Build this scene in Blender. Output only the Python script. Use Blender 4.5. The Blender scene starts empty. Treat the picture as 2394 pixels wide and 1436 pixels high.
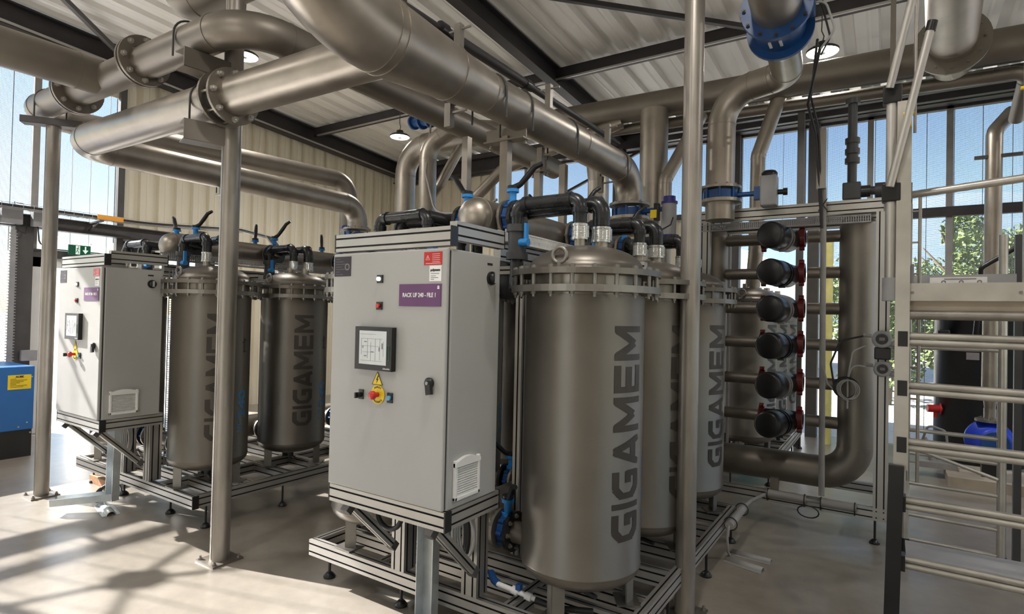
import bpy, bmesh, math, random
from mathutils import Vector as V, Matrix
from math import sin, cos, pi, radians, atan2, sqrt
random.seed(4)
scn = bpy.context.scene
COL = scn.collection

# ------------------------------------------------------------------ camera, sky, sun, exposure
FPX = 1350.0
yaw, pitch, roll = radians(33.2), 0.0148, 0.022
hd = V((-sin(yaw), cos(yaw), 0)); r0 = V((cos(yaw), sin(yaw), 0))
fw = (hd*cos(pitch) + V((0, 0, 1))*sin(pitch)).normalized()
u0 = r0.cross(fw)
rt = (r0*cos(roll) + u0*sin(roll)).normalized(); up = rt.cross(fw)
cam_data = bpy.data.cameras.new('camera'); cam = bpy.data.objects.new('camera', cam_data); COL.objects.link(cam)
cam_data.sensor_width = 36.0; cam_data.lens = 36.0*FPX/2394.0; cam_data.clip_end = 2000; cam_data.clip_start = 0.05
m3 = Matrix((rt, up, -fw)).transposed()
cam.matrix_world = Matrix.Translation((0, 0, 1.6)) @ m3.to_4x4()
scn.camera = cam
scn.view_settings.view_transform = 'Standard'; scn.view_settings.look = 'None'
scn.view_settings.gamma = 1.0; scn.view_settings.use_curve_mapping = False
scn.view_settings.exposure = 0.30

world = bpy.data.worlds.new('sky'); scn.world = world; world.use_nodes = True
wn = world.node_tree.nodes; wl = world.node_tree.links; wn.clear()
sky = wn.new('ShaderNodeTexSky'); sky.sky_type = 'NISHITA'; sky.sun_disc = False
sky.sun_elevation = radians(32); sky.sun_rotation = radians(254); sky.air_density = 1.0; sky.dust_density = 0.25; sky.ozone_density = 1.5
wbg = wn.new('ShaderNodeBackground'); wbg.inputs['Strength'].default_value = 0.22
wo = wn.new('ShaderNodeOutputWorld')
wl.new(sky.outputs[0], wbg.inputs['Color']); wl.new(wbg.outputs[0], wo.inputs['Surface'])

sd = bpy.data.lights.new('sun', 'SUN'); sun = bpy.data.objects.new('sun', sd); COL.objects.link(sun)
sd.energy = 24.0; sd.angle = radians(0.55); sd.color = (1.0, 0.965, 0.92)
az, el = radians(16), radians(32)
sdir = V((cos(az)*cos(el), sin(az)*cos(el), -sin(el)))
sun.rotation_euler = sdir.to_track_quat('-Z', 'Y').to_euler(); sun.location = (-20, -6, 14)

LAMP_W = 36.0

# ------------------------------------------------------------------ materials
def mat(name, col, rough=0.5, metal=0.0, var=0.12, scale=6.0, bump=0.0, stretch=None, spec=None, emit=None, estr=0, rvar=0.12):
    m = bpy.data.materials.new(name); m.use_nodes = True
    n = m.node_tree.nodes; l = m.node_tree.links
    b = n['Principled BSDF']
    tc = n.new('ShaderNodeTexCoord'); mp = n.new('ShaderNodeMapping')
    l.new(tc.outputs['Object'], mp.inputs[0])
    if stretch: mp.inputs['Scale'].default_value = stretch
    nz = n.new('ShaderNodeTexNoise'); nz.inputs['Scale'].default_value = scale; nz.inputs['Detail'].default_value = 6
    l.new(mp.outputs[0], nz.inputs['Vector'])
    rp = n.new('ShaderNodeValToRGB')
    c = V(col[:3])
    lo = c*(1-var); hi = c*(1+var)
    rp.color_ramp.elements[0].position = 0.3; rp.color_ramp.elements[1].position = 0.7
    rp.color_ramp.elements[0].color = (lo[0], lo[1], lo[2], 1); rp.color_ramp.elements[1].color = (min(1, hi[0]), min(1, hi[1]), min(1, hi[2]), 1)
    l.new(nz.outputs['Fac'], rp.inputs[0]); l.new(rp.outputs[0], b.inputs['Base Color'])
    mr = n.new('ShaderNodeMapRange'); mr.inputs['To Min'].default_value = max(0.03, rough-rvar); mr.inputs['To Max'].default_value = min(1, rough+rvar)
    l.new(nz.outputs['Fac'], mr.inputs['Value']); l.new(mr.outputs[0], b.inputs['Roughness'])
    b.inputs['Metallic'].default_value = metal
    if spec is not None: b.inputs['Specular IOR Level'].default_value = spec
    if bump:
        bp = n.new('ShaderNodeBump'); bp.inputs['Strength'].default_value = bump; bp.inputs['Distance'].default_value = 0.01
        l.new(nz.outputs['Fac'], bp.inputs['Height']); l.new(bp.outputs[0], b.inputs['Normal'])
    if emit:
        b.inputs['Emission Color'].default_value = (*emit, 1); b.inputs['Emission Strength'].default_value = estr
    return m

STEEL = mat('stainless_steel', (0.36, 0.325, 0.28), 0.40, 0.85, 0.16, 5.0, 0.06)
STEEL2 = mat('pickled_steel', (0.25, 0.225, 0.195), 0.46, 0.8, 0.14, 3.0, 0.04)
TANKM = mat('tank_steel', (0.19, 0.172, 0.150), 0.40, 0.75, 0.10, 2.2, 0.03)
TANKF = mat('flange_steel', (0.27, 0.255, 0.235), 0.42, 0.75, 0.10, 9.0, 0.04)
GALV = mat('galvanised_steel', (0.34, 0.315, 0.285), 0.42, 0.75, 0.2, 9.0, 0.05, (1, 1, 0.3))
ZINC = mat('zinc_plate', (0.62, 0.66, 0.68), 0.35, 0.6, 0.12, 14.0)
ALU = mat('anodised_aluminium', (0.48, 0.465, 0.44), 0.42, 0.7, 0.06, 4.0)
ALUB = mat('bright_aluminium', (0.52, 0.50, 0.46), 0.38, 0.7, 0.12, 8.0)
SLOT = mat('slot_black', (0.02, 0.02, 0.02), 0.6)  # plain black on the walls and bottoms of the profile grooves
BLK = mat('black_plastic', (0.012, 0.012, 0.013), 0.34, 0, 0.2)
PVC = mat('black_pvc', (0.020, 0.021, 0.023), 0.28, 0, 0.2, 12)
DGREY = mat('dark_fitting', (0.05, 0.052, 0.055), 0.45)
BLUE = mat('blue_enamel', (0.01, 0.065, 0.23), 0.35, 0, 0.15)
LBLUE = mat('light_blue_plastic', (0.03, 0.27, 0.72), 0.4)
NAVY = mat('navy_cap', (0.03, 0.03, 0.22), 0.4)
CABI = mat('cabinet_paint', (0.40, 0.40, 0.39), 0.42, 0, 0.02, 3.0)
GASK = mat('gasket', (0.03, 0.03, 0.03), 0.8)
BEAMM = mat('dark_painted_steel', (0.030, 0.027, 0.030), 0.5, 0, 0.2, 7)
GBEAM = mat('grey_painted_steel', (0.075, 0.070, 0.070), 0.5, 0, 0.12, 7)
ROOFM = mat('roof_sheet', (0.86, 0.84, 0.80), 0.4, 0.05, 0.06, 1.2, 0.0, (3, 0.3, 1))
WALLM = mat('wall_sheet', (0.74, 0.69, 0.56), 0.5, 0, 0.05, 1.0, 0.0, (1, 1, 0.2))
WHITE = mat('white_paint', (0.78, 0.78, 0.77), 0.5, 0, 0.03)
SILV = mat('ribbed_coupling', (0.6, 0.6, 0.58), 0.28, 0.85, 0.1, 20)
RED = mat('red_coupling', (0.14, 0.012, 0.012), 0.45)
REDP = mat('red_plastic', (0.6, 0.03, 0.03), 0.4)
YEL = mat('yellow_plastic', (0.85, 0.62, 0.02), 0.45)
YSTRIP = mat('yellow_post_paint', (0.80, 0.74, 0.28), 0.5)
PURP = mat('purple_sign', (0.13, 0.045, 0.145), 0.5)
REDS = mat('red_sign', (0.55, 0.02, 0.02), 0.4)
DARKS = mat('dark_sign', (0.025, 0.018, 0.028), 0.6)
WSIGN = mat('white_sign', (0.8, 0.8, 0.8), 0.4)
GREYT = mat('grey_print', (0.22, 0.2, 0.22), 0.5)
INK = mat('black_ink', (0.015, 0.015, 0.015), 0.5)
LETT = mat('etched_lettering', (0.06, 0.053, 0.046), 0.5, 0.3, 0.1)
LETG = mat('grey_lettering', (0.17, 0.16, 0.15), 0.5, 0.2, 0.1)
LETB = mat('blue_lettering', (0.05, 0.25, 0.55), 0.5)
BBOX = mat('blue_casing_paint', (0.02, 0.14, 0.42), 0.4, 0, 0.05)
CASE = mat('grey_plastic_case', (0.34, 0.34, 0.35), 0.5)
GREEN = mat('green_sign', (0.0, 0.10, 0.055), 0.4)
LIGHTG = mat('sign_pictogram', (0.75, 0.85, 0.8), 0.4, emit=(0.7, 1, 0.85), estr=0.3)
SCRN = mat('lit_screen', (0.35, 0.35, 0.35), 0.2, emit=(0.60, 0.63, 0.60), estr=0.35)
LED = mat('lit_white_lamp', (0.9, 0.9, 0.9), 0.3, emit=(0.9, 0.93, 1), estr=1.2)
BLED = mat('blue_button', (0.12, 0.35, 0.55), 0.3)
GLOW = mat('lit_diffuser', (1, 1, 1), 0.4, emit=(1.0, 0.93, 0.78), estr=14)
CABLE = mat('cable_sheath', (0.02, 0.02, 0.022), 0.5)
GCABLE = mat('grey_cable_sheath', (0.42, 0.42, 0.41), 0.5)
CONDUIT = mat('grey_conduit', (0.30, 0.29, 0.28), 0.45)
WOOD = mat('wood_block', (0.42, 0.23, 0.12), 0.7, 0, 0.25, 20)
HDPE = mat('black_polyethylene', (0.015, 0.016, 0.019), 0.33, 0, 0.2)
ORANGE = mat('orange_tag', (0.85, 0.35, 0.03), 0.5)
PLINTH = mat('concrete_plinth', (0.40, 0.35, 0.28), 0.8)
LEAF = mat('tree_leaf', (0.115, 0.165, 0.045), 0.6, 0, 0.5, 2.0)
BARK = mat('tree_bark', (0.12, 0.09, 0.06), 0.9)
HILL = mat('hill_forest_haze', (0.12, 0.18, 0.27), 1.0, 0, 0.25, 0.03)  # blue of the distance haze is put into the forest colour
GRND = mat('outdoor_ground', (0.62, 0.60, 0.57), 0.9, 0, 0.1, 0.3)
TURQ = mat('turquoise_panel', (0.05, 0.42, 0.42), 0.5)
WBOX = mat('white_building', (0.75, 0.75, 0.76), 0.7)
PLANK = mat('platform_ply', (0.45, 0.38, 0.30), 0.7)

def floor_mat():
    m = bpy.data.materials.new('concrete_floor'); m.use_nodes = True
    n = m.node_tree.nodes; l = m.node_tree.links; b = n['Principled BSDF']
    tc = n.new('ShaderNodeTexCoord')
    def noise(s, d=8, r=0.6):
        z = n.new('ShaderNodeTexNoise'); z.inputs['Scale'].default_value = s; z.inputs['Detail'].default_value = d; z.inputs['Roughness'].default_value = r
        l.new(tc.outputs['Object'], z.inputs['Vector']); return z
    a = noise(0.9); c = noise(9)
    rp = n.new('ShaderNodeValToRGB'); e = rp.color_ramp.elements
    e[0].position = 0.3; e[0].color = (0.22, 0.192, 0.157, 1); e[1].position = 0.72; e[1].color = (0.34, 0.31, 0.268, 1)
    l.new(a.outputs[0], rp.inputs[0])
    r2 = n.new('ShaderNodeValToRGB'); e = r2.color_ramp.elements
    e[0].position = 0.25; e[0].color = (0.85, 0.85, 0.85, 1); e[1].position = 0.75; e[1].color = (1.08, 1.08, 1.08, 1)
    l.new(c.outputs[0], r2.inputs[0])
    mx = n.new('ShaderNodeMix'); mx.data_type = 'RGBA'; mx.blend_type = 'MULTIPLY'; mx.inputs[0].default_value = 1
    l.new(rp.outputs[0], mx.inputs[6]); l.new(r2.outputs[0], mx.inputs[7]); l.new(mx.outputs[2], b.inputs['Base Color'])
    mr = n.new('ShaderNodeMapRange'); mr.inputs['To Min'].default_value = 0.22; mr.inputs['To Max'].default_value = 0.48
    l.new(a.outputs[0], mr.inputs[0]); l.new(mr.outputs[0], b.inputs['Roughness'])
    b.inputs['Coat Weight'].default_value = 0.35; b.inputs['Coat Roughness'].default_value = 0.22
    bp = n.new('ShaderNodeBump'); bp.inputs['Strength'].default_value = 0.05; l.new(c.outputs[0], bp.inputs['Height']); l.new(bp.outputs[0], b.inputs['Normal'])
    return m
FLOORM = floor_mat()

def mesh_sheet(name, axis):
    """perforated facade sheet: round holes on a square grid"""
    m = bpy.data.materials.new(name); m.use_nodes = True
    n = m.node_tree.nodes; l = m.node_tree.links; n.clear()
    out = n.new('ShaderNodeOutputMaterial'); tc = n.new('ShaderNodeTexCoord'); sp = n.new('ShaderNodeSeparateXYZ')
    l.new(tc.outputs['Object'], sp.inputs[0])
    def fr(o):
        a = n.new('ShaderNodeMath'); a.operation = 'MULTIPLY'; a.inputs[1].default_value = 1/0.013; l.new(o, a.inputs[0])
        f = n.new('ShaderNodeMath'); f.operation = 'FRACT'; l.new(a.outputs[0], f.inputs[0])
        s = n.new('ShaderNodeMath'); s.operation = 'SUBTRACT'; s.inputs[1].default_value = 0.5; l.new(f.outputs[0], s.inputs[0])
        q = n.new('ShaderNodeMath'); q.operation = 'MULTIPLY'; l.new(s.outputs[0], q.inputs[0]); l.new(s.outputs[0], q.inputs[1]); return q.outputs[0]
    A = fr(sp.outputs['X' if axis == 'x' else 'Y']); B = fr(sp.outputs['Z'])
    ad = n.new('ShaderNodeMath'); l.new(A, ad.inputs[0]); l.new(B, ad.inputs[1])
    lt = n.new('ShaderNodeMath'); lt.operation = 'LESS_THAN'; lt.inputs[1].default_value = 0.225; l.new(ad.outputs[0], lt.inputs[0])
    tr = n.new('ShaderNodeBsdfTransparent'); df = n.new('ShaderNodeBsdfDiffuse'); df.inputs['Color'].default_value = (0.45, 0.47, 0.5, 1)
    mx = n.new('ShaderNodeMixShader'); l.new(lt.outputs[0], mx.inputs[0]); l.new(df.outputs[0], mx.inputs[1]); l.new(tr.outputs[0], mx.inputs[2])
    l.new(mx.outputs[0], out.inputs['Surface'])
    return m
MESHX = mesh_sheet('perforated_sheet_x', 'x'); MESHY = mesh_sheet('perforated_sheet_y', 'y')

def clear_plastic():
    m = bpy.data.materials.new('clear_coupling'); m.use_nodes = True
    n = m.node_tree.nodes; b = n['Principled BSDF']; l = m.node_tree.links
    b.inputs['Base Color'].default_value = (0.55, 0.56, 0.54, 1); b.inputs['Roughness'].default_value = 0.15
    b.inputs['Metallic'].default_value = 0.55
    w = n.new('ShaderNodeTexWave'); w.inputs['Scale'].default_value = 40; w.bands_direction = 'Z'
    tc = n.new('ShaderNodeTexCoord'); l.new(tc.outputs['Object'], w.inputs[0])
    bp = n.new('ShaderNodeBump'); bp.inputs['Strength'].default_value = 0.3; bp.inputs['Distance'].default_value = 0.003
    l.new(w.outputs[1], bp.inputs['Height']); l.new(bp.outputs[0], b.inputs['Normal'])
    return m
CLEAR = clear_plastic()

# ------------------------------------------------------------------ mesh builder
def frame_of(d):
    d = V(d).normalized()
    a = V((0, 0, 1)) if abs(d.z) < 0.9 else V((1, 0, 0))
    x = a.cross(d).normalized(); y = d.cross(x).normalized()
    return x, y, d

class MB:
    def __init__(s): s.v = []; s.f = []; s.m = []; s.s = []
    def add(s, vs, fs, mi=0, sm=False):
        o = len(s.v); s.v += [tuple(x) for x in vs]
        for f in fs: s.f.append([i+o for i in f]); s.m.append(mi); s.s.append(sm)
        return s
    def box(s, a, b, mi=0):
        x0, y0, z0 = (min(a[i], b[i]) for i in range(3)); x1, y1, z1 = (max(a[i], b[i]) for i in range(3))
        vs = [(x0,y0,z0),(x1,y0,z0),(x1,y1,z0),(x0,y1,z0),(x0,y0,z1),(x1,y0,z1),(x1,y1,z1),(x0,y1,z1)]
        return s.add(vs, [(3,2,1,0),(4,5,6,7),(0,1,5,4),(1,2,6,5),(2,3,7,6),(3,0,4,7)], mi)
    def bevbox(s, a, b, r=0.01, mi=0):
        x0, y0, z0 = (min(a[i], b[i]) for i in range(3)); x1, y1, z1 = (max(a[i], b[i]) for i in range(3))
        bm = bmesh.new(); bmesh.ops.create_cube(bm, size=1)
        for q in bm.verts: q.co = V(((x0+x1)/2+q.co.x*(x1-x0), (y0+y1)/2+q.co.y*(y1-y0), (z0+z1)/2+q.co.z*(z1-z0)))
        bmesh.ops.bevel(bm, geom=bm.edges[:], offset=r, segments=2, profile=0.5, affect='EDGES')
        bm.verts.ensure_lookup_table(); bm.verts.index_update()
        s.add([q.co[:] for q in bm.verts], [[q.index for q in f.verts] for f in bm.faces], mi); bm.free(); return s
    def obox(s, p0, p1, w, h, upv=(0, 0, 1), mi=0):
        p0 = V(p0); p1 = V(p1); d = (p1-p0).normalized(); u = V(upv); u = (u-d*u.dot(d)).normalized(); r = d.cross(u)
        vs = [p+r*(i*w/2)+u*(j*h/2) for p in (p0, p1) for i, j in ((-1,-1),(1,-1),(1,1),(-1,1))]
        return s.add(vs, [(0,1,2,3),(7,6,5,4),(0,4,5,1),(1,5,6,2),(2,6,7,3),(3,7,4,0)], mi)
    def cyl(s, p0, p1, r, r1=None, n=20, caps=True, mi=0, sm=True):
        p0 = V(p0); p1 = V(p1); r1 = r if r1 is None else r1
        x, y, d = frame_of(p1-p0)
        vs = [p+x*(cos(2*pi*i/n)*q)+y*(sin(2*pi*i/n)*q) for p, q in ((p0, r), (p1, r1)) for i in range(n)]
        s.add(vs, [(i, (i+1) % n, n+(i+1) % n, n+i) for i in range(n)], mi, sm)
        if caps:
            s.add(vs[:n], [list(range(n))[::-1]], mi); s.add(vs[n:], [list(range(n))], mi)
        return s
    def lathe(s, o, d, prof, n=32, mi=0, sm=True, closed=False):
        o = V(o); x, y, d = frame_of(d); k = len(prof)
        vs = [o+d*h+x*(cos(2*pi*i/n)*r)+y*(sin(2*pi*i/n)*r) for r, h in prof for i in range(n)]
        fs = []
        for j in range(k if closed else k-1):
            j2 = (j+1) % k
            for i in range(n):
                i2 = (i+1) % n
                fs.append((j*n+i, j*n+i2, j2*n+i2, j2*n+i))
        s.add(vs, fs, mi, sm)
        return s
    def ring(s, o, d, ri, ro, t, n=32, mi=0):
        return s.lathe(o, d, [(ri, -t/2), (ro, -t/2), (ro, t/2), (ri, t/2)], n, mi, False, True)
    def dome(s, o, d, r, h, n=32, k=7, mi=0):
        return s.lathe(o, d, [(r*cos(pi/2*i/k)+1e-4, h*sin(pi/2*i/k)) for i in range(k+1)], n, mi)
    def tube(s, pts, r, n=12, closed=False, mi=0, caps=True):
        pts = [V(p) for p in pts]; N = len(pts)
        rs = r if isinstance(r, (list, tuple)) else [r]*N
        tg = []
        for i in range(N):
            if closed: a, b = pts[i-1], pts[(i+1) % N]
            else: a, b = pts[max(0, i-1)], pts[min(N-1, i+1)]
            tg.append((b-a).normalized())
        x, y, _ = frame_of(tg[0]); vs = []
        for i in range(N):
            x = (x-tg[i]*x.dot(tg[i])).normalized(); y = tg[i].cross(x)
            vs += [pts[i]+x*(cos(2*pi*j/n)*rs[i])+y*(sin(2*pi*j/n)*rs[i]) for j in range(n)]
        fs = []
        for i in range(N if closed else N-1):
            i2 = (i+1) % N
            for j in range(n):
                j2 = (j+1) % n; fs.append((i*n+j, i*n+j2, i2*n+j2, i2*n+j))
        s.add(vs, fs, mi, True)
        if caps and not closed:
            s.add(vs[:n], [list(range(n))[::-1]], mi); s.add(vs[-n:], [list(range(n))], mi)
        return s
    def poly(s, pts, th, nrm, mi=0):
        """flat polygon with thickness th along nrm"""
        nn = V(nrm).normalized()*th; k = len(pts)
        vs = [V(p) for p in pts]+[V(p)+nn for p in pts]
        return s.add(vs, [list(range(k))[::-1], list(range(k, 2*k))]+[(i, (i+1) % k, k+(i+1) % k, k+i) for i in range(k)], mi)
    def mesh(s, name, mats, off=V((0, 0, 0))):
        me = bpy.data.meshes.new(name)
        me.from_pydata([(a-off[0], b-off[1], c-off[2]) for a, b, c in s.v], [], s.f)
        for m in (mats if isinstance(mats, (list, tuple)) else [mats]): me.materials.append(m)
        me.polygons.foreach_set('material_index', s.m); me.polygons.foreach_set('use_smooth', s.s)
        me.update(); return me

def fillet(pts, R, k=8):
    pts = [V(p) for p in pts]; out = [pts[0]]
    for i in range(1, len(pts)-1):
        a, b, c = pts[i-1], pts[i], pts[i+1]; d1 = (a-b).normalized(); d2 = (c-b).normalized()
        ang = d1.angle(d2)
        if ang > 3.1: out.append(b); continue
        rr = R[i-1] if isinstance(R, (list, tuple)) else R
        t = min(rr/math.tan(ang/2), (a-b).length*0.98, (c-b).length*0.98); rr = t*math.tan(ang/2)
        cen = b+(d1+d2).normalized()*(rr/sin(ang/2)); p1 = b+d1*t; p2 = b+d2*t
        v1 = p1-cen; v2 = p2-cen; w = v1.angle(v2); 
        for j in range(k+1):
            f = j/k; out.append(cen+(v1*sin((1-f)*w)+v2*sin(f*w))/sin(w))
    out.append(pts[-1]); return out

def tag(o, label, cat, group=None, kind=None):
    if label: o['label'] = label
    if cat: o['category'] = cat
    if group: o['group'] = group
    if kind: o['kind'] = kind
    return o
def thing(name, label, cat, loc=(0, 0, 0), group=None, rz=0):
    o = bpy.data.objects.new(name, None); COL.objects.link(o); o.location = loc; o.rotation_euler = (0, 0, rz); o.empty_display_size = 0.1
    return tag(o, label, cat, group)
def wloc(o):
    p = V(o.location)
    while o.parent: o = o.parent; p += V(o.location)
    return p
def part(name, mb, m, parent, world=True, label=None):
    """a mesh part; world=True: its coordinates were given in world space"""
    off = wloc(parent) if world else V((0, 0, 0))
    o = bpy.data.objects.new(name, mb.mesh(name, m, off)); COL.objects.link(o); o.parent = parent
    if label: o['label'] = label
    return o
def inst(name, me, loc, parent, rot=None, world=True):
    o = bpy.data.objects.new(name, me); COL.objects.link(o); o.parent = parent
    o.location = V(loc)-(wloc(parent) if world else V((0, 0, 0)))
    if rot is not None: o.rotation_euler = rot
    return o
def solo(name, mb, m, label, cat, group=None, kind=None):
    zs = [q[2] for q in mb.v]; xs = [q[0] for q in mb.v]; ys = [q[1] for q in mb.v]
    off = V(((min(xs)+max(xs))/2, (min(ys)+max(ys))/2, min(zs)))
    o = bpy.data.objects.new(name, mb.mesh(name, m, off)); COL.objects.link(o); o.location = off
    return tag(o, label, cat, group, kind)
def struct(name, mb, m):
    o = bpy.data.objects.new(name, mb.mesh(name, m)); COL.objects.link(o); o['kind'] = 'structure'; return o
def copy_tree(src, loc=None, label=None, parent=None):
    c = src.copy(); COL.objects.link(c); c.parent = parent
    if loc is not None: c.location = loc
    if label: c['label'] = label
    for ch in src.children: copy_tree(ch, parent=c)
    return c

# hexagonal bolt, along +z, shared mesh
def bolt_mesh(r=0.014, h=0.012, stem=0.008, sl=0.02, m=TANKF):
    b = MB(); b.cyl((0, 0, 0), (0, 0, h), r, n=6, sm=False); b.cyl((0, 0, h), (0, 0, h+sl), stem, n=8); return b.mesh('bolt', m)
BOLT = bolt_mesh(0.0125, 0.011, 0.007, 0.012); BOLTH = bolt_mesh(0.0135, 0.012, 0.006, 0.003); BOLTS = bolt_mesh(0.012, 0.010, 0.006, 0.008, TANKF); BOLTZ = bolt_mesh(0.019, 0.016, 0.010, 0.018, ALUB); BOLTB = bolt_mesh(0.012, 0.010, 0.006, 0.010, DGREY)

def bolts(parent, c, d, rad, n, me=BOLTS, a0=0.0):
    x, y, d = frame_of(d); rot = V(d).to_track_quat('Z', 'Y').to_euler()
    for i in range(n):
        a = a0+2*pi*i/n; inst('bolt', me, V(c)+x*cos(a)*rad+y*sin(a)*rad, parent, rot)

def flange(parent, c, d, ri, ro, t=0.02, n=8, m=TANKF, both=False, me=BOLTS):
    b = MB(); b.ring(c, d, ri, ro, t, 36); f = part('flange', b, m, parent)
    d = V(d).normalized(); rad = (ri+ro)/2+0.004
    bolts(f, V(c)+d*t/2, d, rad, n, me)
    if both: bolts(f, V(c)-d*t/2, -d, rad, n, me)
    return f

# aluminium T-slot extrusion between two points; w across, h along up vector
def ext_mb(b, p0, p1, w=0.045, h=0.09, upv=(0, 0, 1)):
    p0 = V(p0); p1 = V(p1); d = (p1-p0).normalized(); u = V(upv); u = (u-d*u.dot(d)).normalized(); r = d.cross(u)
    sw, dp = 0.0045, 0.010
    def side(L):
        k = max(1, round(L/0.045)); cs = [-L/2+L*(i+0.5)/k for i in range(k)]; o = []
        for c in cs: o += [(c-sw, 0), (c-sw, dp), (c+sw, dp), (c+sw, 0)]
        return o
    loop = []; dark = []
    def put(L, f):
        loop.append(f(-L/2, 0)); st = len(loop)
        for j, (a, q) in enumerate(side(L)):
            loop.append(f(a, q))
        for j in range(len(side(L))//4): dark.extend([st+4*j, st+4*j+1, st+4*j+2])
    put(w, lambda a, q: (a, -h/2+q)); put(h, lambda a, q: (w/2-q, a))
    put(w, lambda a, q: (-a, h/2-q)); put(h, lambda a, q: (-w/2+q, -a))
    n = len(loop)
    vs = [p+r*a+u*q for p in (p0, p1) for a, q in loop]
    dk = set(dark)
    b.add(vs, [(i, (i+1) % n, n+(i+1) % n, n+i) for i in range(n) if i not in dk], 0)
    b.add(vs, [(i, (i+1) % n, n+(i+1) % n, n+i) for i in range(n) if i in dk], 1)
    # end faces: simple rectangle slightly inside
    for p, s in ((p0, 1), (p1, -1)):
        q = [p+d*(0.0005*s)+r*(i*(w/2-0.001))+u*(j*(h/2-0.001)) for i, j in ((-1,-1),(1,-1),(1,1),(-1,1))]
        b.add(q, [(0, 1, 2, 3)], 0)
    return b
def beam(parent, p0, p1, w=0.045, h=0.09, upv=(0, 0, 1), name='beam', caps=()):
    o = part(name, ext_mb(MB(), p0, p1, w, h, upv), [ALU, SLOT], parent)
    p0 = V(p0); p1 = V(p1); d = (p1-p0).normalized()
    for c in caps:
        p = p0 if c == 0 else p1; s = -1 if c == 0 else 1
        part('end_cap', MB().obox(p, p+d*s*0.008, w+0.002, h+0.002, upv), BLK, o)
    return o

# text -> mesh object
def text_mesh(body, size, bold=0.0, ext=0.0006):
    cu = bpy.data.curves.new('t', 'FONT'); cu.body = body; cu.size = size; cu.offset = bold; cu.extrude = ext
    cu.align_x = 'CENTER'; cu.align_y = 'CENTER'; cu.resolution_u = 3
    ob = bpy.data.objects.new('t', cu); COL.objects.link(ob)
    dg = bpy.context.evaluated_depsgraph_get(); dg.update()
    me = bpy.data.meshes.new_from_object(ob.evaluated_get(dg))
    bpy.data.objects.remove(ob); return me
def text(name, body, size, c, xd, yd, m, parent, bold=0.0, sx=1.0, lab=None):
    me = text_mesh(body, size, bold); xd = V(xd).normalized(); yd = V(yd).normalized(); zd = xd.cross(yd)
    off = wloc(parent)
    for q in me.vertices:
        p = V(c)+xd*q.co.x*sx+yd*q.co.y+zd*q.co.z-off; q.co = p
    me.materials.clear(); me.materials.append(m)
    o = bpy.data.objects.new(name, me); COL.objects.link(o); o.parent = parent
    return o

# ------------------------------------------------------------------ building shell
def roof_z(y): return 5.38-0.064*y
FW = 9.2      # far wall y
LW = -9.0     # left wall x
b = MB(); b.box((LW-0.1, -4.0, -0.1), (6.0, FW+0.1, 0)); struct('floor', b, FLOORM)
b = MB()      # outdoor ground
b.box((-160, -90, -0.16), (160, 300, -0.105)); struct('ground', b, GRND)
# roof: trapezoidal sheet, ribs running down the slope
def corr(b, u0, u1, pitch, dep, f, top=0.35):
    """profile along u, f(u, off, k) -> point for both ends k=0,1"""
    prof = []; u = u0
    while u < u1:
        t = pitch
        for a, q in ((0, 0), (0.30, 0), (0.36, 0.12), (0.42, 0), (0.62-0.0, 0), (0.68, 1), (0.94, 1), (1.0, 0)):
            if u+a*t <= u1 and not (a == 1.0): prof.append((u+a*t, q*dep))
        u += t
    prof.append((u1, 0))
    n = len(prof); vs = [f(a, q, k) for k in (0, 1) for a, q in prof]
    b.add(vs, [(i, i+1, n+i+1, n+i) for i in range(n-1)]); return b
b = MB(); corr(b, LW, 6.0, 0.36, 0.06, lambda a, q, k: (a, (-4.0, FW+0.3)[k], roof_z((-4.0, FW+0.3)[k])+0.02+q))
b.box((LW, -4.0, roof_z(-4)+0.12), (6.0, -3.98, roof_z(-4)+0.14))
b.add([(LW-0.3, -4.2, roof_z(-4.2)+0.12), (6.2, -4.2, roof_z(-4.2)+0.12), (6.2, FW+0.6, roof_z(FW+0.6)+0.12), (LW-0.3, FW+0.6, roof_z(FW+0.6)+0.12)], [(0, 1, 2, 3)])
struct('ceiling', b, ROOFM)
# left wall: corrugated part
def lwall(b, y0, y1, z0, z1=None):
    n0 = len(b.v)
    corr(b, y0, y1, 0.25, 0.055, lambda a, q, k: (LW-q, a, z0 if k == 0 else (roof_z(a) if z1 is None else z1)))
b = MB(); lwall(b, 3.72, FW, 2.52)
lwall(b, 5.3, FW, 0.0, 2.52)
b.box((LW-0.2, 3.72, 0), (LW-0.17, 4.15, roof_z(3.8)-0.05)); b.box((LW-0.2, 5.3, 0), (LW-0.17, FW+0.2, roof_z(FW)-0.02)); b.box((LW-0.2, 3.72, 2.5), (LW-0.17, 5.4, roof_z(5.4)-0.02))
b.box((LW-0.03, -4.0, 4.50), (LW+0.0, 3.74, roof_z(3.7)-0.02)); struct('wall_left', b, WALLM)
b = MB(); b.box((LW-0.02, 3.70, 0.0), (LW+0.03, 4.15, 2.5)); b.box((LW+0.03, 3.72, 0.0), (LW+0.05, 4.15, 0.25)); struct('wall_left_plinth', b, GBEAM)
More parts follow.
